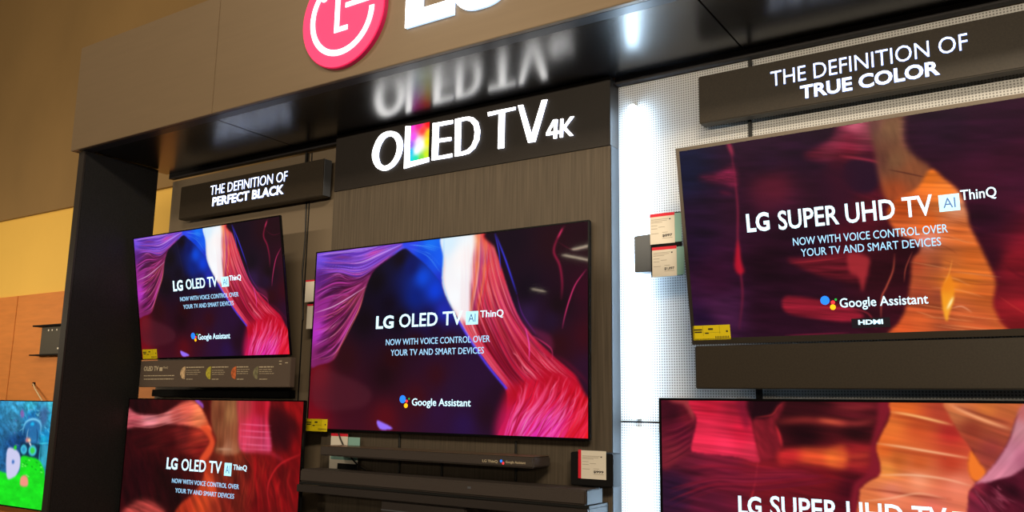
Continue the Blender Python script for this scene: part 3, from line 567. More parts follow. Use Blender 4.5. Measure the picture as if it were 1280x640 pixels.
def pic_sea():
    """blue underwater game scene with green slime"""
    c = Canvas([(-92, 491), (68.5, 502), (56, 700), (-120, 690)], 400, 250, (30, 110, 160))
    q = lambda x, y: (x/4, 480+y/4)
    Q = lambda L: [q(*p) for p in L]
    c.img = c.field([(*q(20, 100), (60, 160, 205)), (*q(120, 90), (60, 185, 215)), (*q(260, 110), (70, 190, 215)), (*q(250, 200), (40, 150, 190)), (*q(20, 250), (50, 120, 160)), (*q(60, 350), (10, 60, 110)), (*q(130, 200), (20, 100, 160)), (*q(210, 200), (60, 120, 170)), (*q(230, 340), (20, 130, 190)), (*q(200, 450), (20, 90, 110)), (*q(10, 380), (20, 70, 130)), (*q(-200, 300), (30, 110, 160)), (*q(220, 480), (40, 170, 190))], 3)
    n = c.noise(14, 9, .5, 5); c.img *= (1+.35*(n-.5)*2)[..., None]
    r = np.random.RandomState(2)
    for k in range(60):
        x, y = r.rand()*250-10, 110+r.rand()*330; L = 10+r.rand()*30; a = r.rand()*3
        c.add(Q([(x, y), (x+L*math.cos(a), y+L*math.sin(a))]), 1+r.rand()*2.5, [(130, 220, 240), (10, 70, 130), (120, 110, 190), (60, 190, 220)][k % 4], .5)
    c.fill(Q([(50, 150), (62, 135), (75, 155), (74, 185), (60, 190), (52, 175)]), (150, 90, 170), 2, .8)
    c.fill(Q([(180, 150), (225, 120), (228, 190), (205, 240), (185, 220)]), (60, 90, 140), 4, .6)
    # a diving capsule drawn as arcs
    c.fill(Q([(85, 260), (100, 215), (135, 200), (172, 212), (188, 250), (180, 300), (165, 380), (100, 380), (90, 310)]), (40, 110, 170), 3, .8)
    c.add(Q([(68, 310), (74, 262), (92, 222), (130, 204), (168, 214), (188, 245), (190, 305)]), 5, (130, 210, 245), .9)
    c.add(Q([(98, 380), (100, 310), (108, 270)]), 3, (150, 190, 220), .7); c.add(Q([(165, 380), (168, 310), (160, 270)]), 3, (20, 60, 110), .8)
    c.fill(Q([(120, 235), (133, 226), (146, 235), (140, 250), (124, 248)]), (20, 190, 245), 1.5)
    c.fill(Q([(88, 350), (102, 338), (122, 350), (118, 372), (95, 374)]), (240, 130, 120), 3, .9)
    c.fill(Q([(106, 350), (118, 345), (124, 362), (112, 368)]), (255, 240, 180), 2, .9)
    c.fill(Q([(55, 370), (190, 385), (182, 500), (50, 480)]), (8, 40, 70), 2, .85, smooth=False)
    for cx, cy, rx, ry in ((78, 425, 22, 36), (138, 432, 27, 40)):
        c.fill(Q([(cx+rx*math.cos(a), cy+ry*math.sin(a)) for a in np.linspace(0, 5.9, 10)]), (70, 200, 225), 1.5)
        c.fill(Q([(cx+rx*.6*math.cos(a), cy+ry*.6*math.sin(a)) for a in np.linspace(0, 5.9, 10)]), (50, 150, 200) if cx < 100 else (60, 210, 70), 1.5)
    c.add(Q([(115, 372), (128, 398)]), 4, (240, 240, 245), .9)
    c.add(Q([(190, 400), (186, 500), (215, 540)]), 3, (60, 190, 200), .7)
    c.fill(Q([(200, 390), (248, 395), (240, 470), (228, 540), (205, 520)]), (60, 170, 205), 3, .7)
    c.add(Q([(180, 380), (245, 375)]), 3, (70, 220, 240), .7)
    c.fill(Q([(195, 335), (230, 330), (235, 360), (200, 362)]), (30, 200, 235), 4, .7)
    c.fill(Q([(60, 482), (120, 480), (180, 500), (215, 560), (225, 620), (215, 900), (-300, 900), (-300, 560), (20, 620)]), (24, 226, 30), 1.5, tex=(20, 12, 0, .12, 3))
    for k in range(16):
        x, y = 60+r.rand()*140, 500+r.rand()*130; c.add(Q([(x, y), (x+14, y+6)]), 2.6, [(150, 250, 130), (10, 150, 30)][k % 2], .7)
    c.fill(Q([(-40, 430), (20, 425), (52, 470), (55, 540), (40, 600), (10, 640), (-40, 640)]), (205, 205, 240), 2)
    c.fill(Q([(0, 505), (14, 515), (8, 535), (-4, 530)]), (60, 110, 190), 2)
    c.fill(Q([(8, 405), (25, 395), (28, 420), (12, 425)]), (40, 220, 40), 1.5)
    c.fill(Q([(60, 640), (85, 618), (110, 640), (110, 700), (60, 700)]), (245, 150, 130), 1.5)
    return c

def pic_wheel():
    """bright colour burst behind the letter L"""
    T = lambda x, y: (450+x/5.33, 110+y/5.33)
    c = Canvas([T(338, 253), T(467, 257), T(463, 460), T(334, 488)], 60, 90, (255, 255, 255))
    c.img = c.field([(*T(345, 265), (240, 60, 210)), (*T(400, 262), (225, 30, 130)), (*T(460, 265), (245, 20, 30)), (*T(425, 300), (245, 60, 60)), (*T(460, 320), (250, 200, 20)), (*T(455, 370), (240, 235, 20)), (*T(450, 440), (200, 230, 30)), (*T(420, 460), (120, 215, 60)), (*T(380, 470), (20, 220, 170)), (*T(345, 480), (10, 210, 225)), (*T(342, 430), (20, 190, 235)), (*T(342, 380), (150, 90, 235)), (*T(360, 330), (235, 80, 235)), (*T(400, 400), (255, 255, 255)), (*T(420, 380), (255, 255, 250)), (*T(385, 420), (255, 255, 255)), (*T(400, 360), (255, 230, 255))], 3)
    return c

# ------------------------------------------------------------------ the setting
ZS = 2.82; YF = -.483; YW = .04; YP = .11; YB = 1.0
def struct(o, label=None): o['kind'] = 'structure'; return o
struct(box('floor', (-9, 9), (-12, YB+.1), (-.05, 0), floor_m, bevel=0))
struct(box('ceiling', (-9, 9), (-12, YB+.1), (6.5, 6.6), ceil_m, bevel=0))
ZL = aty(0, 278, YB)[2]; ZP = aty(0, 373, YB)[2]
bm = bmesh.new()
bmbox(bm, -9, 9, YB, YB+.1, 0, ZL, 0); bmbox(bm, -9, 9, YB-.03, YB+.1, ZL, 6.5, 1)
struct(tomesh(bm, 'wall_back', [gold_m, brownwall_m], None))
# wooden wainscot: separate boards with seams
sx = aty(20, 420, YB)[0]
x = sx-4*1.22
k = 1
while x < 1:
    o = box('trim_%d' % k, (x+.006, x+1.214), (YB-.02, YB), (0, ZP), panelwood_m, bevel=.002); struct(o); x += 1.22; k += 1

# ------------------------------------------------------------------ canopy over the display
XC0 = aty(88, 190, YF)[0]
XCR = 3.0; ZT = 3.39
can = empty('display_canopy', (0, YF, ZS), label='bronze fascia and glossy black canopy that runs above the whole row of televisions', cat='canopy')
def L(b): return (b[0], b[1]-YF, b[2]-ZS)      # helper for local coordinates
def lbox(name, x, y, z, mat, par, org, bevel=.0015):
    return box(name, (x[0]-org[0], x[1]-org[0]), (y[0]-org[1], y[1]-org[1]), (z[0]-org[2], z[1]-org[2]), mat, par, bevel)
CO = (0, YF, ZS)
xs1 = aty(265, 140, YF)[0]
for a, b in ((XC0, xs1), (xs1, 1.9), (1.9, XCR)):
    lbox('fascia_panel', (a+.001, b-.001), (YF, YF+.022), (ZS, ZT), fascia_m, can, CO, .002)
lbox('fascia_end', (XC0, XC0+.02), (YF+.023, YF+.35), (ZS, ZT), fascia_m, can, CO)
lbox('canopy_top', (XC0, XCR), (YF+.023, YB-.3), (ZT-.02, ZT), dark_m, can, CO)
lbox('front_ledge', (XC0+.02, XCR), (YF+.023, YF+.075), (ZS+.001, ZS+.03), ledge_m, can, CO)
for a, b in ((XC0+.02, -.985), (-.985, 1.315), (1.315, XCR)):
    lbox('soffit_panel', (a+.0025, b-.0025), (YF+.077, .072), (ZS+.004, ZS+.025), soffit_m, can, CO, .001)
lbox('soffit_backing', (XC0+.02, XCR), (YF+.08, .07), (ZS+.026, ZS+.05), dark_m, can, CO)
for a, b in ((-2.02, -.67), (.801, XCR)): lbox('rear_beam', (a, b), (.073, .105), (ZS-.024, ZS+.06), beam_m, can, CO)

# ------------------------------------------------------------------ dark side panel at the left end
xi = -1.98
sp = empty('side_panel', (xi-.03, -.25, 0), label='tall black textured end panel at the left of the television display', cat='panel')
SO = (xi-.03, -.25, 0)
lbox('board', (xi-.045, xi), (-.44, -.022), (0, ZS), side_m, sp, SO, .001)
lbox('edge_strip', (xi-.052, xi-.001), (-.452, -.441), (0, ZS-.001), sidefront_m, sp, SO, .001)

# ------------------------------------------------------------------ warm grey back board behind the left televisions
XW0, XW1 = -.668, .795
lx0 = aty(215, 240, YP)[0]
bp_ = empty('back_panel', (-1.3, YP, 0), label='plain warm grey back panel behind the two left televisions', cat='panel'); BO = (-1.3, YP, 0)
cx = aty(384, 300, YP)[0]
lbox('board', (lx0, cx-.003), (YP, YP+.03), (0, ZS-.03), greypan_m, bp_, BO)
lbox('board', (cx+.003, XW0-.001), (YP, YP+.03), (0, ZS-.03), greypan_m, bp_, BO)
lbox('seam_strip', (cx-.003, cx+.003), (YP-.002, YP+.02), (0, ZS-.03), seam_m, bp_, BO, 0)

# ------------------------------------------------------------------ wood veneer pillar with the header sign
fp = empty('wood_pillar', (.06, YW, 0), label='broad grey-brown wood veneer pillar carrying the big centre television', cat='pillar'); FO = (.06, YW, 0)
ZH = aty(770, 180, YW)[2]
lbox('veneer_panel', (XW0, XW1), (YW, YP+.03), (0, ZH-.002), wood_m, fp, FO, .001)
lbox('side_trim', (XW1, XW1+.003), (YW+.002, YP-.0005), (0, ZH-.002), trim_m, fp, FO, 0)
hd = empty('header_sign', (.06, YW, ZH), label='dark header sign with large white OLED TV 4K letters and a rainbow tile', cat='sign'); HO = (.06, YW, ZH)
lbox('sign_board', (XW0, XW1+.002), (YW-.002, YP+.03), (ZH, ZS-.0005), header_m, hd, HO, .001)
HY = YW-.008
def pts(fn, Lp, Y, org):
    out = []
    for p in Lp:
        q = aty(*fn(*p), Y); out.append((q[0]-org[0], q[2]-org[2]))
    return out
T1 = lambda x, y: (450+x/5.33, 110+y/5.33)
T2 = lambda x, y: (590+x/6.09, 110+y/6.09)
def letter(name, fn, polys=(), rings=(), Y=HY, org=HO, par=None, back=YW-.003, front_m=None, side=True):
    pp = [pts(fn, P, Y, org) for P in polys]
    rr = [([(p[0], p[1]) for p in cr(pts(fn, O, Y, org), 5, True)], [(p[0], p[1]) for p in cr(pts(fn, I, Y, org), 5, True)]) for O, I in rings]
    o = prism(name, pp, Y-org[1], Y-org[1]+.003, front_m or letter_m, par, rr)
    if side:
        s_ = prism('letter_glow', pp, Y-org[1]+.0031, back-org[1], halo_m, o, rr)
    return o
def ringfix(O, I, fn, n=40):
    """resample outer and inner outlines so that they pair up"""
    def rs(P, c):
        C = np.array(cr(P, 12, True)); a = np.arctan2(C[:, 1]-c[1], C[:, 0]-c[0]); i = np.argsort(a); a = a[i]; C = C[i]
        t = np.linspace(-math.pi, math.pi, n, endpoint=False)
        return np.c_[np.interp(t, a, C[:, 0], period=2*math.pi), np.interp(t, a, C[:, 1], period=2*math.pi)]
    c = np.mean(I, axis=0); return rs(O, c).tolist(), rs(I, c).tolist()
O_o = [(200, 287), (245, 297), (275, 335), (284, 385), (270, 450), (235, 510), (190, 543), (150, 550), (110, 530), (87, 490), (80, 440), (95, 380), (125, 325), (160, 297)]
O_i = [(197, 320), (222, 328), (240, 356), (246, 395), (236, 445), (212, 490), (180, 515), (155, 518), (135, 500), (124, 465), (125, 425), (138, 380), (160, 342), (178, 326)]
a, b = ringfix(O_o, O_i, T1)
def rletter(name, fn, O, I, par):
    rr = [(pts(fn, O, HY, HO), pts(fn, I, HY, HO))]
    o = prism(name, [], HY-HO[1], HY-HO[1]+.003, letter_m, par, rr); prism('letter_glow', [], HY-HO[1]+.0031, YW-.003-HO[1], halo_m, o, rr); return o
rletter('letter', T1, a, b, hd)
letter('letter', T1, [[(302, 255), (335, 253), (331, 492), (458, 462), (457, 490), (292, 537)]], par=hd)
letter('letter', T1, [[(484, 235), (617, 213), (616, 236), (524, 254), (522, 338), (606, 327), (605, 350), (521, 362), (517, 455), (612, 436), (611, 460), (477, 482)]], par=hd)
def dense(P, n=8):
    out = []
    for p, q in zip(P, P[1:]+P[:1]):
        for k in range(n): out.append((p[0]+(q[0]-p[0])*k/n, p[1]+(q[1]-p[1])*k/n))
    return out
D_o = [(633, 207), (700, 193), (730, 191), (755, 197), (785, 225), (799, 285), (792, 345), (765, 400), (725, 435), (680, 448), (630, 455)]
D_i = [(672, 222), (700, 215), (717, 216), (735, 223), (757, 250), (764, 295), (758, 345), (740, 385), (712, 412), (690, 420), (667, 427)]
rletter('letter', T1, D_o, D_i, hd)
letter('letter', T2, [[(120, 185), (330, 143), (328, 165), (248, 183), (242, 455), (196, 462), (203, 193), (122, 213)]], par=hd)
letter('letter', T2, [[(349, 133), (387, 128), (452, 350), (530, 93), (572, 87), (480, 408), (426, 415)]], par=hd)
letter('letter', T2, [[(618, 240), (650, 238), (646, 325), (660, 323), (658, 345), (645, 348), (643, 382), (619, 384), (620, 353), (563, 362), (565, 340)]], par=hd)
letter('letter', T2, [[(672, 235), (694, 233), (692, 296), (748, 218), (776, 215), (713, 298), (770, 360), (742, 364), (692, 310), (690, 373), (668, 376)]], par=hd)
# opening of the 4
letter('counter', T2, [[(620, 282), (622, 328), (592, 334)]], par=hd, Y=HY-.0008, front_m=header_m, side=False)
cv = pic_wheel()
q = [aty(*T1(*p), YW-.007) for p in ((338, 253), (463, 257), (334, 488))]
tile = screen_mesh('rainbow_tile', q[1][0]-q[0][0], q[0][2]-q[2][2], q[0][0]-HO[0], q[2][2]-HO[2], YW-.007-HO[1], cv, None, hd)
wm = screen_mat('rainbow_face', .02, .4); wm.node_tree.nodes['Principled BSDF'].inputs['Emission Strength'].default_value = 1.15; tile.data.materials.append(wm)
tile['label'] = 'lit rainbow coloured square framed by the letter L'
xa, xb, za, zb = q[0][0]-HO[0], q[1][0]-HO[0], q[2][2]-HO[2], q[0][2]-HO[2]
box('tile_body', (xa, xb), (YW-.0065-HO[1], YW-.003-HO[1]), (za, zb), plastic_m, tile, 0)

# ------------------------------------------------------------------ perforated metal wall on the right, with the light tubes
zsm = aty(800, 527.5, YP)[2]
for z0, z1, lab in ((zsm+.003, ZS-.024, 'upper perforated light grey metal sheet behind the big right television'), (0, zsm-.003, 'lower perforated light grey metal sheet behind the bottom right television, under the seam')):
    o = box('perforated_sheet', (XW1+.003, XCR), (YP, YP+.012), (z0, z1), perf_m, bevel=0); tag(o, lab, 'wall panel', 'perforated metal sheets')
    o.data.transform(Matrix.Translation((-1.9, -YP, -z0))); o.location = (1.9, YP, z0)
tag(box('mounting_board', (XW1+.003, XCR), (YP+.0125, YP+.03), (0, ZS-.024), dark_m, bevel=0), kind='structure')
bpy.data.objects['mounting_board'].name = 'trim_20'
xt = aty(794.5, 300, YP-.015)[0]
for z0, z1, lab in ((zsm+.02, aty(795, 135, YP-.012)[2], 'long glowing white light tube beside the wood pillar, above the seam'), (.5, zsm-.028, 'glowing white light tube beside the wood pillar, below the seam')):
    t = empty('light_tube', (xt, YP-.03, z0), label=lab, cat='light', group='light tubes beside the pillar')
    bm = bmesh.new(); r = bmesh.ops.create_cone(bm, cap_ends=True, segments=16, radius1=.018, radius2=.018, depth=z1-z0, matrix=Matrix.Translation((0, 0, (z1-z0)/2)))
    tomesh(bm, 'diffuser', led_m, t, 0, True)
    for zz in (-.012, z1-z0):
        box('end_cap', (-.009, .009), (-.009, .0298), (zz+.001, zz+.011), cream_m, t)

# ------------------------------------------------------------------ round logo and big letters on the fascia
DY = YF-.024
pl = [aty(379, 25, DY), aty(418, 85.5, DY)]
R = .224; cxx = aty(379, 25, DY)[0]; zc = pl[1][2]+R
# centre from the left edge and the bottom
dz = aty(379, 25, DY)[2]-zc; cxx = cxx+math.sqrt(max(R*R-dz*dz, 0))
lg = empty('round_logo', (cxx, YF, zc), label='round pink-red logo disc with white ring and letter face on the bronze fascia', cat='logo')
def disc(n, r): return [(r*math.cos(2*math.pi*k/n), r*math.sin(2*math.pi*k/n)) for k in range(n)]
prism('rim', [disc(72, R)], -.018, 0, logorim_m, lg)
prism('face', [disc(72, R-.004)], -.024, -.0181, logored_m, lg)
def arc(r0, r1, a0, a1, n=60):
    A = np.linspace(math.radians(a0), math.radians(a1), n)
    return [(r1*math.cos(a), r1*math.sin(a)) for a in A]+[(r0*math.cos(a), r0*math.sin(a)) for a in A[::-1]]
def arcmesh(name, r0, r1, a0, a1, yf, yb, mat, par, n=60):
    bm = bmesh.new(); A = np.linspace(math.radians(a0), math.radians(a1), n); rows = []
    for a in A:
        c, s = math.cos(a), math.sin(a)
        rows.append([bm.verts.new(p) for p in ((r0*c, yf, r0*s), (r1*c, yf, r1*s), (r1*c, yb, r1*s), (r0*c, yb, r0*s))])
    for p, q in zip(rows, rows[1:]):
        for i in range(4): bm.faces.new((p[i], p[(i+1) % 4], q[(i+1) % 4], q[i]))
    bm.faces.new(rows[0]); bm.faces.new(rows[-1][::-1])
    return tomesh(bm, name, mat, par)
zr = aty(415.6, 71.5, DY)[2]-zc; zr2 = aty(415.6, 64.5, DY)[2]-zc
arcmesh('white_ring', abs(zr2), abs(zr), 92, 359, -.027, -.0242, logowhite_m, lg)
P_ = Plane((cxx, DY, zc))
def zl(x, y): return P_.loc(x, y)
lb, lr, lt = zl(418, 41.7), zl(434.5, 35.2), zl(434.5, 30)
sw = zl(423, 35)[0]-zl(417.5, 36)[0]
xL = lb[0]
th = .02
prism('letter', [[(xL, lb[1]), (lr[0], lb[1]), (lr[0], lb[1]+th), (xL+sw, lb[1]+th), (xL+sw, .095), (xL, .095)]], -.027, -.0242, logowhite_m, lg)
zbar = zl(432.5, 6)[1]
prism('letter_bar', [[(zl(432.5, 6)[0], zbar-.012), (abs(zr2)+.004, zbar-.012), (abs(zr2)+.004, zbar+.008), (zl(432.5, 6)[0], zbar+.008)]], -.027, -.0242, logowhite_m, lg)
prism('eye_dot', [[(p[0]+zl(406, -2)[0], p[1]+zl(406, -2)[1]) for p in disc(24, .018)]], -.027, -.0242, logowhite_m, lg)

LY = YF-.014
wl = empty('letter_sign', (.5, YF, 2.96), label='big white lit letters LG on the bronze fascia', cat='sign')
Pw = Plane((.5, LY, 2.96)); g_ = lambda x, y: Pw.loc(x, y)
a, b, c = g_(506, 35), g_(566, 18), g_(527, 10)
Lp = [(a[0], a[1]), (b[0], a[1]), (b[0], c[1]), (c[0], c[1]), (c[0], .32), (a[0], .32)]
o = prism('letter', [Lp], -.014, -.012, letter_m, wl); prism('letter_glow', [Lp], -.0119, -.0005, letterglow_m, o)
gz = g_(602, 9)[1]; gc = g_(601, 9)[0]; cz = gz+.165
def gshape(rx, rz, th, n=44, a0=38, a1=360):
    out = []
    for k in range(n):
        a = math.radians(a0+(a1-a0)*k/(n-1)); c, s = math.cos(a), math.sin(a); e = 2/2.7
        out.append((abs(c)**e*math.copysign(1, c), abs(s)**e*math.copysign(1, s)))
    return [(gc+rx*x, cz+rz*z) for x, z in out]+[(gc+(rx-th)*x, cz+(rz-th)*z) for x, z in out[::-1]]
def strip(name, S, yf, yb, mat, par):
    n = len(S)//2; O = S[:n]; I = S[n:][::-1]; bm = bmesh.new(); rows = []
    for p, q in zip(O, I): rows.append([bm.verts.new((x, y, z)) for x, y, z in ((q[0], yf, q[1]), (p[0], yf, p[1]), (p[0], yb, p[1]), (q[0], yb, q[1]))])
    for p, q in zip(rows, rows[1:]):
        for i in range(4): bm.faces.new((p[i], p[(i+1) % 4], q[(i+1) % 4], q[i]))
    bm.faces.new(rows[0]); bm.faces.new(rows[-1][::-1])
    bmbox(bm, gc+.01, gc+.07, yf, yb, cz-.03, cz+.03); return tomesh(bm, name, mat, par)
S = gshape(.135, .165, .068)
o = strip('letter', S, -.014, -.012, letter_m, wl); strip('letter_glow', S, -.0119, -.0005, letterglow_m, o)

# ------------------------------------------------------------------ the two hanging sign boxes
def words(s, x0, x1, bold):
    """where each word of a line starts and ends"""
    ext = lambda t: (lambda m: (min(v.co.x for v in m.vertices), max(v.co.x for v in m.vertices)))(text_mesh(t, bold))
    f0, f1 = ext(s); k = (x1-x0)/(f1-f0); out = []; pre = ''
    for wd in s.split():
        q = ext(pre+wd)[1]; w0, w1 = ext(wd); out.append((wd, x0+(q-(w1-w0)-f0)*k, x0+(q-f0)*k)); pre += wd+' '
    return out
def sign_box(x0, x1, z0, z1, l1, l2, label, rod, edge):
    org = ((x0+x1)/2, .0, z0); e = empty('sign_box', org, label=label, cat='sign', group='lit slogan boxes above the side televisions')
    lbox('housing', (x0, x1), (.035, .085), (z0, z1), [boxm], e, org, .003)
    lbox('end_plate', (x1, x1+.002), (.037, .083), (z0+.002, z1-.002), edge, e, org, 0)
    P = Plane((org[0], .0345, org[2]))
    for s, A, B, T, bold, shr, nm in (l1, l2):
        yy = .0345-0.0
        a, b, t = P.loc(*A), P.loc(*B), P.loc(*T)
        z = (a[1]+b[1])/2; h = t[1]-a[1]
        for wd, xa, xb in words(s, a[0], b[0], bold):
            o = text(nm, wd, xa, xb, z, h, .032, slogan_m, e, bold=bold, depth=.0008)
            text('letter_glow', wd, xa-.001, xb+.001, z-.001, h+.002, .0330, halo_m, o, bold=bold+.014, depth=.0018)  # slightly larger glowing copy behind each word draws its halo
    for rx in rod:
        lbox('hanging_rod', (rx-.006, rx+.006), (.088, .1), (z1-.01, ZS-.03), seam_m, e, org, .001)
        lbox('standoff', (rx-.015, rx+.015), (.0855, .109), (z0+.04, z1-.04), seam_m, e, org, .001)
    return e
zt, zb_ = aty(873, 96, .035)[2], aty(875, 155, .035)[2]
xA = aty(873.3, 120, .035)[0]; xB = xA+1.095
sign_box(xA, xB, zb_, zt, ('THE DEFINITION OF', (964, 108), (1210, 61.5), (962.5, 90.5), -.012, .0, 'slogan'), ('TRUE COLOR', (1001, 124.5), (1175, 92.5), (1000, 108.5), .02, .0, 'slogan'),
         'dark box sign reading THE DEFINITION OF TRUE COLOR in white letters', (aty(937, 75, .09)[0],), boxside_m)
zt, zb_ = aty(405, 198, .035)[2], aty(405, 244, .035)[2]
xA = aty(225, 250, .035)[0]; xB = aty(404.5, 220, .035)[0]
sign_box(xA, xB, zb_, zt, ('THE DEFINITION OF', (263, 244), (359, 226), (262.5, 233), -.012, .0, 'slogan'), ('PERFECT BLACK', (265.5, 258), (354.5, 242), (265, 247.5), .02, .0, 'slogan'),
         'dark box sign reading THE DEFINITION OF PERFECT BLACK in white letters', (aty(383, 190, .09)[0],), boxside_m)

# ------------------------------------------------------------------ televisions
def television(name, x0, x1, zb, slant, yb, tilt, cv, label, group, bez, mat_b, scr, body, mount=True):
    """front lower edge on the line y=yb, z=zb; leaning out by tilt"""
    w = x1-x0; org = ((x0+x1)/2, yb, zb)
    e = empty(name, org, tilt, label=label, cat='television', group=group)
    bm = bmesh.new(); hw = w/2; h = slant; bs, bt, bb = bez
    bmbox(bm, -hw, hw, 0, .008, 0, bb); bmbox(bm, -hw, hw, 0, .008, h-bt, h); bmbox(bm, -hw, -hw+bs, 0, .008, bb, h-bt); bmbox(bm, hw-bs, hw, 0, .008, bb, h-bt)
    tomesh(bm, 'bezel', mat_b, e, .0006)
    box('back_cover', (-hw+.001, hw-.001), (.0085, .0085+body*.4), (.001, h-.001), plastic_m, e, .002)
    box('electronics_housing', (-hw*.78, hw*.78), (.009+body*.4, .009+body), (h*.06, h*.62), plastic_m, e, .004)
    sm = screen_mesh('screen', w-2*bs+.001, h-bt-bb+.001, -hw+bs-.0005, bb-.0005, .0025, cv, scr, e)
    if mount:
        # arms level with the wall behind
        zl_, zh_ = h*.3, h*.55
        for zz in (zl_, zh_):
            world_y = yb - math.sin(tilt)*zz + (.009+body)*math.cos(tilt)
            dist = max((YP if abs(org[0]) > .5 else YW) - world_y, .002)/math.cos(tilt)
            box('wall_bracket', (-.18, .18), (.0092+body, .0084+body+dist-(.0028 if tilt else 0)), (zz-.015, zz+.015), dark_m, e, .001)
    return e, sm, Plane(org, tilt)
def lab_sub(par, P, A, B, C, y=.001, lines=True):
    """yellow energy label: A left top, B right top, C left bottom"""
    a, b, c = P.loc(*A), P.loc(*B), P.loc(*C); w = b[0]-a[0]; h = a[1]-c[1]
    o = box('energy_label', (a[0], b[0]), (y-.0008, y), (c[1], c[1]+h), yellow_m, par, 0); o['label'] = 'yellow energy label stuck to the lower left corner'
    X, Z = a[0], c[1]; R_ = []
    def r(u0, u1, v0, v1): R_.append((X+w*u0, X+w*u1, y-.0011, y-.0009, Z+h*v0, Z+h*v1))
    r(.04, .26, .66, .76); r(.05, .25, .5, .6); r(.33, .43, .42, .5); r(.42, .55, .68, .8); r(.89, .94, .5, .62)
    r(.28, .285, .3, .95); r(.28, .75, .5, .51); r(.72, .725, .4, .95)
    for k in range(9): r(.6+k*.042, .6+k*.042+.02, .1, .25)
    boxes('label_print', R_, ink_m, o)
    return o

def captions(sm, P, brand, spec, badge, thinq, l2, l3, ga, dots, y=.0012):
    """advert wording shown on the screen"""
    for s, A, B, T, bold in brand: text_px('caption', s, P, A, B, T, y, cap_m, sm, bold=bold)
    # the AI badge: a pale square with letters
    (a, b) = badge; p, q_ = P.loc(*a), P.loc(*b)
    bd = prism('badge', [[(p[0], p[1]), (q_[0], p[1]), (q_[0], q_[1]), (p[0], q_[1])]], y, y+.0006, badge_m, sm)
    w, h = q_[0]-p[0], q_[1]-p[1]
    text('badge_letters', 'AI', p[0]+w*.2, p[0]+w*.8, p[1]+h*.2, h*.6, y-.0003, badgeink_m, bd, bold=.0, depth=.0002)
    text_px('caption', 'ThinQ', P, *thinq, y, cap_m, sm, bold=.008)
    for ln in (l2, l3):
        if ln: text_px('caption', ln[0], P, *ln[1:], y, cap2_m, sm, bold=.0)
    if ga:
        text_px('caption', 'Google Assistant', P, *ga, y, cap_m, sm, bold=.008)
        for (px, r), m in zip(dots, (gb, gr, gy, gg)):
            c0 = P.loc(*px); rr = abs(P.loc(px[0], px[1]-r)[1]-c0[1])
            prism('assistant_dot', [[(c0[0]+rr*math.cos(k*.3927), c0[1]+rr*math.sin(k*.3927)) for k in range(16)]], y, y+.0006, m, sm)
N1 = 'NOW WITH VOICE CONTROL OVER'; N2 = 'YOUR TV AND SMART DEVICES'

def proj(P):
    d = np.array(P)-CAM; z = d@FW; return (640+F*(d@RT)/z, 320-F*(d@UP)/z)
def frame(x0, x1, zb, sl, yb, tl, bz):
    """outline of the lit area as sighted from the viewpoint, for tracing"""
    o = []
    for x, s in ((x0+bz[0], sl-bz[1]), (x1-bz[0], sl-bz[1]), (x1-bz[0], bz[2]), (x0+bz[0], bz[2])): o.append(proj((x, yb-math.sin(tl)*s, zb+math.cos(tl)*s)))
    return o
silk = pic_silk()
# centre television
tvl, tvr = -.7245, .7245
zbot = aty(736.3, 551, 0)[2]
ztop = aty(738, 274.3, 0)[2]
ec, sc, PC = television('television', tvl, tvr, zbot, ztop-zbot, 0, 0, silk, 'large centre television with silky violet and red canyon picture on the wood pillar', 'televisions on the display wall', (.006, .006, .008), bezel_oled, scr_oled, .028)
captions(sc, PC, [('LG', (469.5, 411.5), (491.5, 410), (470, 395.5), .03), ('OLED TV', (498.5, 409.5), (577.5, 405.5), (498.5, 393), .012)], None, ((582, 406), (597.5, 388.5)), ((600, 397.5), (629, 394.5), (600, 389)),
         (N1, (482, 431), (612, 428), (482, 423.5)), (N2, (488, 444.5), (604.5, 442), (488, 437)), ((514.5, 507), (588, 508), (514.5, 498)), [((503, 499), 5), ((508, 501.5), 2), ((507, 507), 3), ((511, 498.5), 1.2)])
lab_sub(sc, PC, (382.5, 523.3), (409.5, 524.8), (382, 538.5), y=.0)
# upper left television
WU = 1.14
def tilted(TL, BL, W, ytop, ybot):
    t = aty(*TL, ytop); b = aty(*BL, ybot)
    sl = math.hypot(t[2]-b[2], ybot-ytop); tl = math.atan2(ybot-ytop, t[2]-b[2])
    x0 = (t[0]+b[0])/2; return x0, x0+W, b[2], sl, ybot, tl
x0, x1, zb, sl, yb, tl = tilted((167, 297.5), (175.5, 450), WU, -.165, -.05)
el, sll, PL = television('television', x0, x1, zb, sl, yb, tl, silk, 'upper left television leaning forward with silky violet and red canyon picture', 'televisions on the display wall', (.006, .006, .008), bezel_oled, scr_oled, .012)
captions(sll, PL, [('LG', (216.5, 364.5), (228.5, 363), (216, 351.3), .03), ('OLED TV', (232.5, 362), (271.5, 358), (232, 349.5), .012)], None, ((277, 358.8), (285, 345.5)), ((286.5, 351.5), (301, 349), (286.5, 345)),
         (N1, (225, 375.8), (298, 371.5), (225, 370.5)), (N2, (229, 385.7), (292, 382), (229, 380.5)), ((247.5, 424.5), (287.5, 423.3), (247.5, 417.5)), [((241, 420), 4), ((244.5, 421.5), 1.5), ((244, 425), 2), ((246, 418), 1)])
lab_sub(sll, PL, (178, 437), (196, 437), (178.5, 448.7), y=.0)
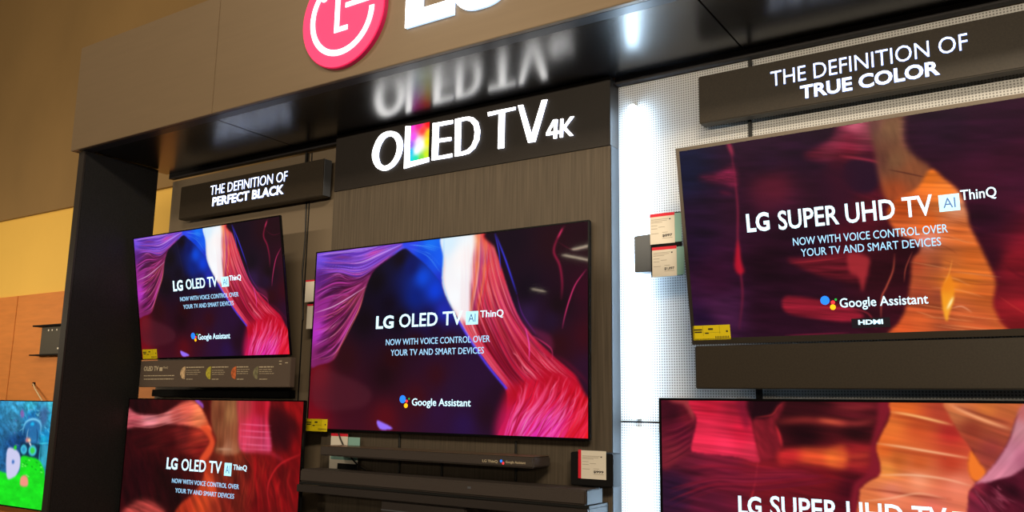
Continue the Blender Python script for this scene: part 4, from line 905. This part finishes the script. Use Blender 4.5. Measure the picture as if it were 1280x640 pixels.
# big right television
x0, x1, zb, sl, yb, tl = tilted((843, 186), (866.5, 431), WU, -.165, -.05)
er, sr, PR = television('television', x0, x1, zb, sl, yb, tl, pic_red_cave(frame(x0, x1, zb, sl, yb, tl, (.012, .012, .02))), 'upper right television with dark red cave and glowing orange arch picture', 'televisions on the display wall', (.012, .012, .02), bezel_lcd, scr_lcd, .02)
captions(sr, PR, [('LG', (934, 290.5), (962.5, 288), (933, 267.5), .03), ('SUPER UHD TV', (973.5, 286.5), (1167, 269.5), (973, 263), .014)], None, ((1174.5, 265), (1198.5, 241.5)), ((1201, 250), (1246, 246), (1200.5, 237.5)),
         (N1, (991.5, 307), (1185, 290.5), (991, 297.5)), (N2, (1001.5, 321), (1176.5, 306.5), (1001.5, 311.5)), ((1050, 384.5), (1160.5, 379.5), (1050, 373)), [((1031, 375.5), 5.6), ((1041, 378), 2.5), ((1041, 384), 3.5), ((1044.5, 374.5), 1.5)])
p, q_ = PR.loc(1065, 410.5), PR.loc(1112, 396.5)
hb = prism('badge', [[(p[0], p[1]), (q_[0], p[1]), (q_[0], q_[1]), (p[0], q_[1])]], .0012, .0018, glow('screen_black', (10, 6, 16), 1), sr)
text_px('badge_letters', 'HDMI', PR, (1073, 406), (1104, 405), (1073, 400), .0006, cap_m, hb, bold=.04, depth=.0003)
lab_sub(sr, PR, (865.3, 407.5), (912, 405), (867, 425.5), y=.0008)
# bottom left television
YL = -.087
tlb, trb = aty(161, 497, YL), aty(380.5, 503, YL)
wB = trb[0]-tlb[0]; hB = .745; zt_ = (tlb[2]+trb[2])/2+.003
eb, sb_, PB = television('television', tlb[0], trb[0], zt_-hB, hB, YL, 0, pic_orange_dark(frame(tlb[0], trb[0], zt_-hB, hB, YL, 0, (.006, .006, .008))), 'bottom left television with dark red and orange rock picture', 'televisions on the display wall', (.006, .006, .008), bezel_oled, scr_oled, .03)
captions(sb_, PB, [('LG', (207.5, 586), (221, 587.5), (207.5, 571.5), .03), ('OLED TV', (226, 588), (276, 592), (226, 573.5), .012)], None, ((279.5, 594.5), (289.5, 579)), ((291, 587), (308, 588.5), (291, 580.5)),
         (N1, (214.5, 603.5), (298, 611.5), (214.5, 598)), (N2, (218.5, 615.5), (292, 623.5), (218.5, 610)), None, ())
# bottom right television
tlr = aty(823.3, 495.5, YL); trr = aty(1280, 507, YL)
eq, sq, PQ = television('television', tlr[0], tlr[0]+wB, (tlr[2]+trr[2])/2+.004-hB, hB, YL, 0, pic_orange_bright(frame(tlr[0], tlr[0]+wB, (tlr[2]+trr[2])/2+.004-hB, hB, YL, 0, (.008, .008, .012))), 'bottom right television with crimson and bright orange rock picture', 'televisions on the display wall', (.008, .008, .012), bezel_oled, scr_lcd, .03)
captions(sq, PQ, [('LG', (923, 642.5), (952, 645), (922, 619.5), .03), ('SUPER UHD TV', (963, 646), (1185, 662), (963, 621), .014)], None, ((1192, 665), (1215, 641)), ((1218, 655), (1262, 658), (1218, 642)),
         (N1, (983, 664), (1190, 683), (983, 654)), (N2, (993, 680), (1180, 698), (993, 670)), None, ())

# television of the next display bay, on the back wall
sa, sb2 = aty(68.8, 502, YB-.12), aty(0, 499.3, YB-.12)
es, ss, PS = television('television', sa[0]-1.45, sa[0], (sa[2]+sb2[2])/2-.83, .83, YB-.12, 0, pic_sea(), 'television on the far left wall showing a blue sea game with green slime', 'televisions on the display wall', (.007, .007, .01), bezel_oled, scr_lcd, .03, mount=False)
box('wall_bracket', (-.2, .2), (.04, .098), (.3, .5), dark_m, es)
# small wall box above it, with its two thin shelves, and the pale cable
O_ = aty(60, 443, YB-.1); hb0, hb1 = aty(41, 440, YB-.1), aty(83, 440, YB-.1)
zt1, zb1 = aty(60, 407.5, YB-.1)[2], aty(60, 442.5, YB-.1)[2]
wb = empty('wall_holder', (O_[0], YB-.1, zb1), label='small dark grey wall holder with two thin ledges on the orange wood panel', cat='holder')
WO = (O_[0], YB-.1, zb1)
lbox('back_plate', (hb0[0]+.005, hb1[0]+.06), (YB-.05, YB-.021), (zb1, zt1), holder2 if 'holder2' in globals() else pm('dark_grey_holder', (74, 70, 62), .5), wb, WO, .002)
lbox('ledge', (hb0[0]-.03, hb1[0]+.06), (YB-.11, YB-.021), (zt1, zt1+.012), dark_m, wb, WO, .002)
lbox('ledge', (hb0[0]-.04, hb1[0]+.06), (YB-.11, YB-.021), (zb1-.01, zb1), dark_m, wb, WO, .002)
for u in (.22, .33, .47, .6):
    lbox('rivet', (hb0[0]+(hb1[0]-hb0[0])*u, hb0[0]+(hb1[0]-hb0[0])*u+.012), (YB-.056, YB-.05), (zt1-.035, zt1-.02), cream_m, wb, WO, .002)
lbox('rivet', (hb0[0]+(hb1[0]-hb0[0])*.55, hb0[0]+(hb1[0]-hb0[0])*.55+.018), (YB-.056, YB-.05), (zb1+.04, zb1+.055), cream_m, wb, WO, .002)
ca = [aty(41.5, 480, YB-.03), aty(44, 486, YB-.05), aty(52.5, 500.5, YB-.07), aty(53.5, 506, YB-.08)]
cb = tube('cable', [tuple(p) for p in ca], .006, whitecable_m); tag(cb, 'short pale cable poking from the orange wood panel above the far left television', 'cable')
gm = box('cable_outlet', (ca[0][0]-.015, ca[0][0]+.015), (YB-.03, YB-.02), (ca[0][2]-.015, ca[0][2]+.015), dark_m); tag(gm, 'tiny black cable outlet in the orange wood panel', 'outlet')

# ------------------------------------------------------------------ boards below the upper televisions
def quadbox(name, TL, TR, BL, yf, yb, mat, par=None, org=(0, 0, 0), bevel=.002):
    a, b, c = aty(*TL, yf), aty(*TR, yf), aty(*BL, yf)
    return lbox(name, (a[0], b[0]), (yf, yb), (c[2], (a[2]+b[2])/2), mat, par, org, bevel)
YI = -.045
a, b, c = aty(176.5, 449.5, YI), aty(364, 446.5, YI), aty(174.8, 483.8, YI)
IO = ((a[0]+b[0])/2, YI, c[2]); ib = empty('info_board', IO, label='brown-grey information board with OLED TV heading under the upper left television', cat='sign')
ztop_i = zb = (a[2]+b[2])/2-.004
PI_ = Plane(IO)
lbox('board', (a[0], b[0]), (YI, YI+.03), (c[2], ztop_i), board_m, ib, IO, .002)
lbox('standoff', (IO[0]-.3, IO[0]+.3), (YI+.031, .1095), (c[2]+.04, ztop_i-.04), dark_m, ib, IO, .002)
text_px('heading', 'OLED TV', PI_, (179.8, 463.7), (198, 463.5), (180, 458), -.0008, boardink_m, ib, bold=.03)
p, q_ = PI_.loc(199.3, 463.8), PI_.loc(203.3, 459)
prism('badge', [[(p[0], p[1]), (q_[0], p[1]), (q_[0], q_[1]), (p[0], q_[1])]], -.0008, -.0001, boardink_m, ib)
text_px('heading', 'ThinQ', PI_, (204, 461), (210, 460.5), (204, 458.3), -.0008, boardink_m, ib)
def smudges(par, P, rows, mat, y=-.0008):
    """rows of print too small to read"""
    r = random.Random(7); R_ = []
    for (xa, xb, yy, hh) in rows:
        a, b = P.loc(xa, yy), P.loc(xb, yy); x = a[0]; h = abs(P.loc(xa, yy-hh)[1]-a[1])
        while x < b[0]-.002:
            w = min(r.uniform(.008, .03), b[0]-x); R_.append((x, x+w, y, y+.0006, a[1]-h/2, a[1]+h/2)); x += w+.004
    return boxes('small_print', R_, mat, par)
smudges(ib, PI_, [(180, 218, 469.8, 1.0), (180, 217, 474, 1.0)], boardink_m)
for ix, col, off in ((228.5, (212, 180, 140), 0), (260.5, (190, 180, 60), 0), (292, (216, 110, 60), 0), (319.5, (128, 122, 92), 0)):
    c0, c1, c2_ = PI_.loc(ix+3, 466), PI_.loc(ix-3, 466), PI_.loc(ix+3, 458)
    rx = c0[0]-c1[0]; rz = c2_[1]-c0[1]
    m = pm('round_picture', col, .6, noise=((60, 60, 60), .5))
    prism('round_picture', [[(c0[0]+rx*math.cos(t), c0[1]+rz*math.sin(t)) for t in np.linspace(math.pi/2, 3*math.pi/2, 16)]], -.0008, -.0001, m, ib)
smudges(ib, PI_, [(233, 255, 459.3, 1.3), (233, 249, 463, .6), (233, 251, 465.5, .6), (233, 247, 468, .6), (233, 241, 474, .9),
                  (265, 285.5, 459, 1.3), (265, 280, 463, .6), (265, 281, 465.5, .6), (265, 280, 468, .6), (265, 273, 474, .9),
                  (296, 311, 458.8, 1.3), (296, 312, 462, .6), (296, 311, 464.5, .6), (296, 310, 467, .6), (296, 305, 474, .9),
                  (324, 342, 458.8, 1.4), (324, 340, 462, .6), (324, 340, 464.5, .6), (324, 342.5, 467, .6), (324, 334, 474, .9),
                  (349, 352.5, 451.5, 1), (349, 352, 455, 1), (356.5, 360, 453.5, 1)], boardink_m)
# dark rail under the information board, and the orange card tucked in it
o = quadbox('rail', (190, 486.5), (362, 488), (189, 495.5), .07, .1095, dark_m, bevel=.002); tag(o, 'dark metal rail between the information board and the bottom left television', 'rail')
# blank dark board under the big right television
a, b, c = aty(868.5, 434, YI), aty(870, 486, YI), aty(1280, 489, YI)
bb_ = empty('blank_board', (1.7, YI, b[2]), label='blank dark brown board between the two right televisions', cat='panel')
KO = (1.7, YI, b[2])
lbox('board', (a[0], a[0]+1.12), (YI, YI+.025), (b[2], PR.o[2]-.004), boxm, bb_, KO, .003)
for xx in (1.45, 1.7, 1.95): lbox('standoff', (xx-.02, xx+.02), (YI+.026, .1095), (b[2]+.03, b[2]+.1), dark_m, bb_, KO, .001)
xr = aty(948.5, 490, .09)[0]
o = box('cable_clip', (xr-.008, xr+.008), (.08, .109), (aty(948, 494, .09)[2]-.03, aty(948, 486, .09)[2]), seam_m); tag(o, 'small black cable clip in the gap under the blank dark board', 'clip')
xr = aty(937.5, 155, .1)[0]
o = box('black_cable', (xr-.006, xr+.006), (.094, .104), (aty(937, 166, .1)[2]-.1, aty(937, 150, .1)[2]), seam_m); tag(o, 'black cable from the TRUE COLOR sign down behind the upper right television', 'cable')
# cable down from the left sign
xr = aty(383, 300, .1)[0]
pth = [aty(383, 248, YP-.004), aty(381.5, 300, YP-.004), aty(378, 340, YP-.004), aty(379, 400, YP-.004)]
o = tube('black_cable', [tuple(p) for p in pth], .004, cable_m); tag(o, 'thin black cable hanging from the PERFECT BLACK sign down the grey panel', 'cable')

# ------------------------------------------------------------------ price cards
def price_card(TL, TR, BL, y, price, label, side=False, teal=True, tealR=None):
    a, b, c = aty(*TL, y), aty(*TR, y), aty(*BL, y); w, h = b[0]-a[0], (a[2]+b[2])/2-c[2]
    org = (a[0], y, c[2]); e = empty('price_card', org, label=label, cat='price card', group='price cards')
    box('card', (0, w), (0, .001), (0, h), cream_m, e, 0)
    if side: box('red_band', (-w*.12, 0), (-.0002, .001), (0, h*1.02), red_m, e, 0)
    else: box('red_band', (0, w), (-.0006, -.0001), (h*.9, h), red_m, e, 0)
    if tealR is not None:
        bt = aty(*tealR, y)[0]-a[0]; o = box('teal_backing', (w*.2, bt), (.0015, .0025), (h*.02, h*.96), teal_m, e, 0); o['label'] = 'pale teal card showing behind at the right'
    o = text('price', price, w*.5, w*.9, h*.22, h*.085, -.0006, blackink_m, e, bold=.03, depth=.0004)
    R_ = []
    r = random.Random(len(label))
    for v, u0, u1 in ((.8, .05, .75), (.75, .05, .7), (.7, .05, .5), (.6, .05, .3), (.54, .35, .6), (.5, .05, .3), (.36, .5, .72), (.34, .05, .35), (.17, .5, .9)):
        R_.append((w*u0, w*u1, -.0005, -.0001, h*v, h*(v+.012)))
    boxes('small_print', R_, greyink_m, e)
    boxes('small_mark', [(w*.78, w*.84, -.0005, -.0001, h*.77, h*.81)], blackink_m, e)
    return e
price_card((812.3, 268), (843, 265), (815, 305.8), -.012, '$897', 'cream price card with a red top band beside the right television, upper of the two', tealR=(851.5, 270))
price_card((815, 310), (845.5, 306.5), (818, 346.5), -.012, '$1,097', 'cream price card with a red top band beside the right television, lower of the two', tealR=(855, 310))
price_card((726.5, 563), (757.5, 564), (726.8, 598), -.03, '$999', 'cream price card with a red left band right of the upper soundbar', side=True)
o = quadbox('card_holder', (792, 294), (819, 293), (793, 341), .004, .055, holder_m, bevel=.003); tag(o, 'plain grey block holding the price cards in front of the light tube', 'holder')
hp = aty(812, 310, .055); m_ = box('mount', (hp[0], hp[0]+.03), (.0552, YP-.0003), (hp[2]-.03, hp[2]+.03), dark_m, bevel=0); m_.parent = o
o = quadbox('card_strip', (813, 268), (850, 265), (820, 346), -.0085, .0038, dark_m, bevel=0); tag(o, 'dark strip carrying the two price cards beside the right television', 'strip')
# cards half hidden behind the centre television
for TL, TR, BL, lab in (((382.3, 350.5), (398, 349), (384, 377.5), 'cream price card peeking out left of the centre television, upper one'), ((384.3, 380.5), (398, 379.5), (386.5, 411), 'cream price card peeking out left of the centre television, lower one')):
    a, b, c = aty(*TL, .034), aty(*TR, .034), aty(*BL, .034)
    e = empty('price_card', (a[0], .034, c[2]), label=lab, cat='price card', group='price cards')
    w, h = b[0]-a[0], a[2]-c[2]
    box('card', (0, w), (0, .001), (0, h), cream_m, e, 0); box('red_band', (0, w), (-.0006, -.0001), (h*.93, h), red_m, e, 0)
# dark box behind the right price card
o = quadbox('card_holder', (713, 565), (766, 567), (714, 606), -.026, YW-.0003, dark_m, bevel=.003); tag(o, 'black box on the wood pillar behind the price card right of the soundbar', 'holder')
# cards behind the soundbars at the left
for TL, TR, BL, m, nm, lab in (((410, 541.5), (431, 542.5), (410, 556), cream_m, 'card', 'cream and red card standing behind the left end of the upper soundbar'), ((431.5, 546.5), (446, 547), (431.5, 556), teal_m, 'card', 'pale teal card standing behind the upper soundbar, just right of the red one'), ((408, 569), (443, 573.5), (408, 588), cream_m, 'card', 'pale card standing between the two soundbars at their left end')):
    a, b, c = aty(*TL, 0), aty(*TR, 0), aty(*BL, 0)
    e = empty(nm, (a[0], .02, c[2]-.02), label=lab, cat='card', group='cards behind the soundbars'); w, h = b[0]-a[0], a[2]-c[2]+.02
    box('sheet', (0, w), (0, .001), (0, h), m, e, 0)
    if 'red' in lab and 'just' not in lab: box('red_band', (0, w), (-.0006, -.0001), (h*.83, h), red_m, e, 0)
    if 'between' in lab: box('teal_band', (.005, w), (-.0006, -.0001), (h*.8, h*.99), teal_m, e, 0); box('dark_band', (w*.3, w), (-.0006, -.0001), (.0, h*.62), dark_m, e, 0)

# ------------------------------------------------------------------ soundbars and their shelf
def ubox(name, x0, x1, yf, yb, zt0, zt1, hz, mat, par, org, bevel=.003):
    return lbox(name, (x0, x1), (yf, yb), ((zt0+zt1)/2-hz, (zt0+zt1)/2), mat, par, org, bevel)
YS = -.115
a, b, c = aty(400, 557, YS), aty(667, 571, YS), aty(401, 568.5, YS)
zt_s = (a[2]+b[2])/2; UO = ((a[0]+b[0])/2, YS, zt_s-.04)
u = empty('soundbar', UO, label='upper slim charcoal soundbar with small white lettering under the centre television', cat='soundbar', group='soundbars under the centre television')
lbox('body', (a[0], b[0]), (YS, .006), (zt_s-.041, zt_s-.002), bar_m, u, UO, .005)
lbox('top_plate', (a[0]+.002, b[0]-.002), (YS+.003, .004), (zt_s-.0018, zt_s), bartop_m, u, UO, .0005)
PU = Plane((UO[0], YS, UO[2]))
text_px('lettering', 'LG ThinQ', PU, (603, 577.5), (622, 578.5), (603, 574.3), -.0006, boardink_m, u, bold=.01, depth=.0005)
text_px('lettering', 'Google Assistant', PU, (632, 579), (657, 580), (632, 576), -.0006, boardink_m, u, bold=.01, depth=.0005)
for px, m in (((626.5, 576.3), gb), ((629, 579), gr)):
    c0 = PU.loc(*px); prism('assistant_dot', [[(c0[0]+.005*math.cos(k*.6), c0[1]+.005*math.sin(k*.6)) for k in range(10)]], -.0006, -.0001, m, u)
for xx in (-.35, .4):
    lbox('bracket', (xx-.02, xx+.02), (.0065, YW-.0005), (zt_s-.035, zt_s-.01), dark_m, u, UO, .001)
a, b, c = aty(375, 585, YS), aty(732, 614, YS), aty(373.5, 600.5, YS)
zt_l = (a[2]+b[2])/2; hl = a[2]-c[2]
VO = ((a[0]+b[0])/2, YS, zt_l-hl)
v = empty('soundbar', VO, label='lower wide charcoal soundbar lying on the shelf under the slim one', cat='soundbar', group='soundbars under the centre television')
lbox('body', (a[0], b[0]), (YS, .006), (zt_l-hl, zt_l), bar_m, v, VO, .006)
lbox('end_cap', (b[0]+.0005, b[0]+.004), (YS+.003, .004), (zt_l-hl+.002, zt_l-.002), seam_m, v, VO, .001)
e0 = PU.loc(586.5, 609.5); Pv = Plane((VO[0], YS, VO[2])); p = Pv.loc(586.5, 609.5); prism('badge', [[(p[0]-.008, p[1]-.004), (p[0]+.008, p[1]-.004), (p[0]+.008, p[1]+.004), (p[0]-.008, p[1]+.004)]], -.0006, -.0001, boxside_m, v)
zs1_ = zt_l-hl-.001
TO = (VO[0], YS, zs1_-.03)
s = empty('shelf', TO, label='dark metal shelf that carries the lower wide soundbar', cat='shelf')
lbox('shelf_top', (a[0]-.01, b[0]+.01), (YS+.008, YW-.001), (zs1_-.010, zs1_), seam_m, s, TO, .001)
lbox('front_lip', (a[0]-.01, b[0]+.01), (YS-.004, YS+.007), (zs1_-.042, zs1_-.011), shelf_m, s, TO, .002)
lbox('shelf_end', (b[0]+.005, b[0]+.01), (YS+.008, YW-.001), (zs1_-.042, zs1_-.011), seam_m, s, TO, .001)
# player under the shelf
a, b, c = aty(476, 624.5, YS+.01), aty(582, 635, YS+.01), aty(478, 637, YS+.01)
zz = (a[2]+b[2])/2; WO2 = ((a[0]+b[0])/2, YS+.01, zz-.1)
w = empty('disc_player', WO2, label='black disc player box on the bracket below the shelf', cat='player')
lbox('housing', (a[0], b[0]), (YS+.01, YW-.002), (zz-.075, zz), shelf_m, w, WO2, .006)
lbox('silver_line', (a[0]+.004, b[0]-.004), (YS+.0085, YS+.0098), (zz-.04, zz-.036), boxside_m, w, WO2, 0)
lbox('support', (a[0]+.02, b[0]-.02), (YS+.03, YW-.0003), (zz-.1, zz-.076), dark_m, w, WO2, .001)
# cables behind the bars
for i, (P0, P1, lab) in enumerate((((499.5, 540), (497.5, 640), 'black cable running down the wood pillar behind the soundbars, left of centre'), ((552, 570), (551, 640), 'black cable running down the wood pillar between the soundbars, near centre'), ((645, 551), (643.5, 640), 'black cable running down the wood pillar behind the soundbars, right of centre'))):
    a, b = aty(*P0, YW-.005), aty(*P1, YW-.005); o = tube('black_cable', [tuple(a), tuple((a+b)/2+np.array([.002, 0, 0])), tuple(b)], .005, cable_m); tag(o, lab, 'cable', 'cables on the wood pillar')
pth = [(423, 541, .014), (427, 552, .014), (436, 568, .014), (446, 580, .014), (460, 590, .014), (470, 594, .014)]
o = tube('black_cable', [tuple(p) for p in cr([aty(x, y, yy) for x, y, yy in pth], 6)], .003, cable_m); tag(o, 'thin black cable curling past the cards at the left end of the soundbars', 'cable')

# ------------------------------------------------------------------ behind the camera: an added shelf that blocks light, ceiling lamps and added lamps
WARM = (1, .83, .6)
def lamp(name, loc, size, energy, rot, col=(1, .78, .5)):
    ld = bpy.data.lights.new(name, 'AREA'); ld.shape = 'RECTANGLE'; ld.size, ld.size_y = size; ld.energy = energy; ld.color = col
    o = bpy.data.objects.new(name, ld); COL.objects.link(o); o.location = loc; o.rotation_euler = rot; return o
g = empty('shade_blocker', (.8, -5.2, 0), label='unseen tall dark shelf added across the aisle to shade the lower wall', cat='shelving')  # out of view, put here to keep the low lamps off the lower wall
box('back_board', (-2.3, 2.9), (-.3, -.25), (0, 2.62), dark_m, g, .004)
for zz in (.3, .9, 1.5, 2.1): box('shelf_board', (-2.3, 2.9), (-.249, .1), (zz, zz+.03), dark_m, g, .003)
for xx in (-2.33, 2.9): box('upright', (xx, xx+.03), (-.3, .1), (0, 2.62), dark_m, g, .003)
lamp('added_lamp_row', (3.2, -10.5, 3.12), (14, .12), 800, (math.radians(90), 0, 0), WARM)  # unseen low row, added to light the band above the blocker
lamp('left_wall_fill', (-5.4, -1.3, 2.15), (1.6, .3), 30, (math.radians(88), 0, 0), WARM)  # added fill that brightens the far left wall and fades upward
lamp('ceiling_lamp_right', (4.5, -6.0, 5.2), (3.0, .3), 420, (math.radians(48), 0, math.radians(28)), WARM)
lamp('ceiling_lamp_left', (-3.0, -5.5, 5.6), (2.0, .3), 70, (math.radians(48), 0, math.radians(-28)), WARM)
# short ceiling tubes far down the store
for A, B in (((704, 318.7), (738, 325.5)), ((665, 361), (681, 364.5)), ((716, 312), (738, 306.5))):
    P = []
    for q in (A, B):
        o = aty(*q, 0.0); d = (o-CAM)/np.linalg.norm(o-CAM); d[1] = -d[1]; t = (5.0-o[2])/d[2]; P.append(o+d*t)
    c = (P[0]+P[1])/2; v = P[1]-P[0]; L_ = min(np.linalg.norm(v), 4)
    lamp('ceiling_tube', tuple(c), (L_, .12), 5*L_, (0, 0, math.atan2(v[1], v[0])), WARM)
w = bpy.data.worlds.new('world'); bpy.context.scene.world = w; w.use_nodes = True
w.node_tree.nodes['Background'].inputs[0].default_value = (.9, .75, .6, 1); w.node_tree.nodes['Background'].inputs[1].default_value = .025
vs = bpy.context.scene.view_settings
vs.view_transform = 'Standard'; vs.look = 'None'; vs.gamma = 1; vs.exposure = 0; vs.use_curve_mapping = False
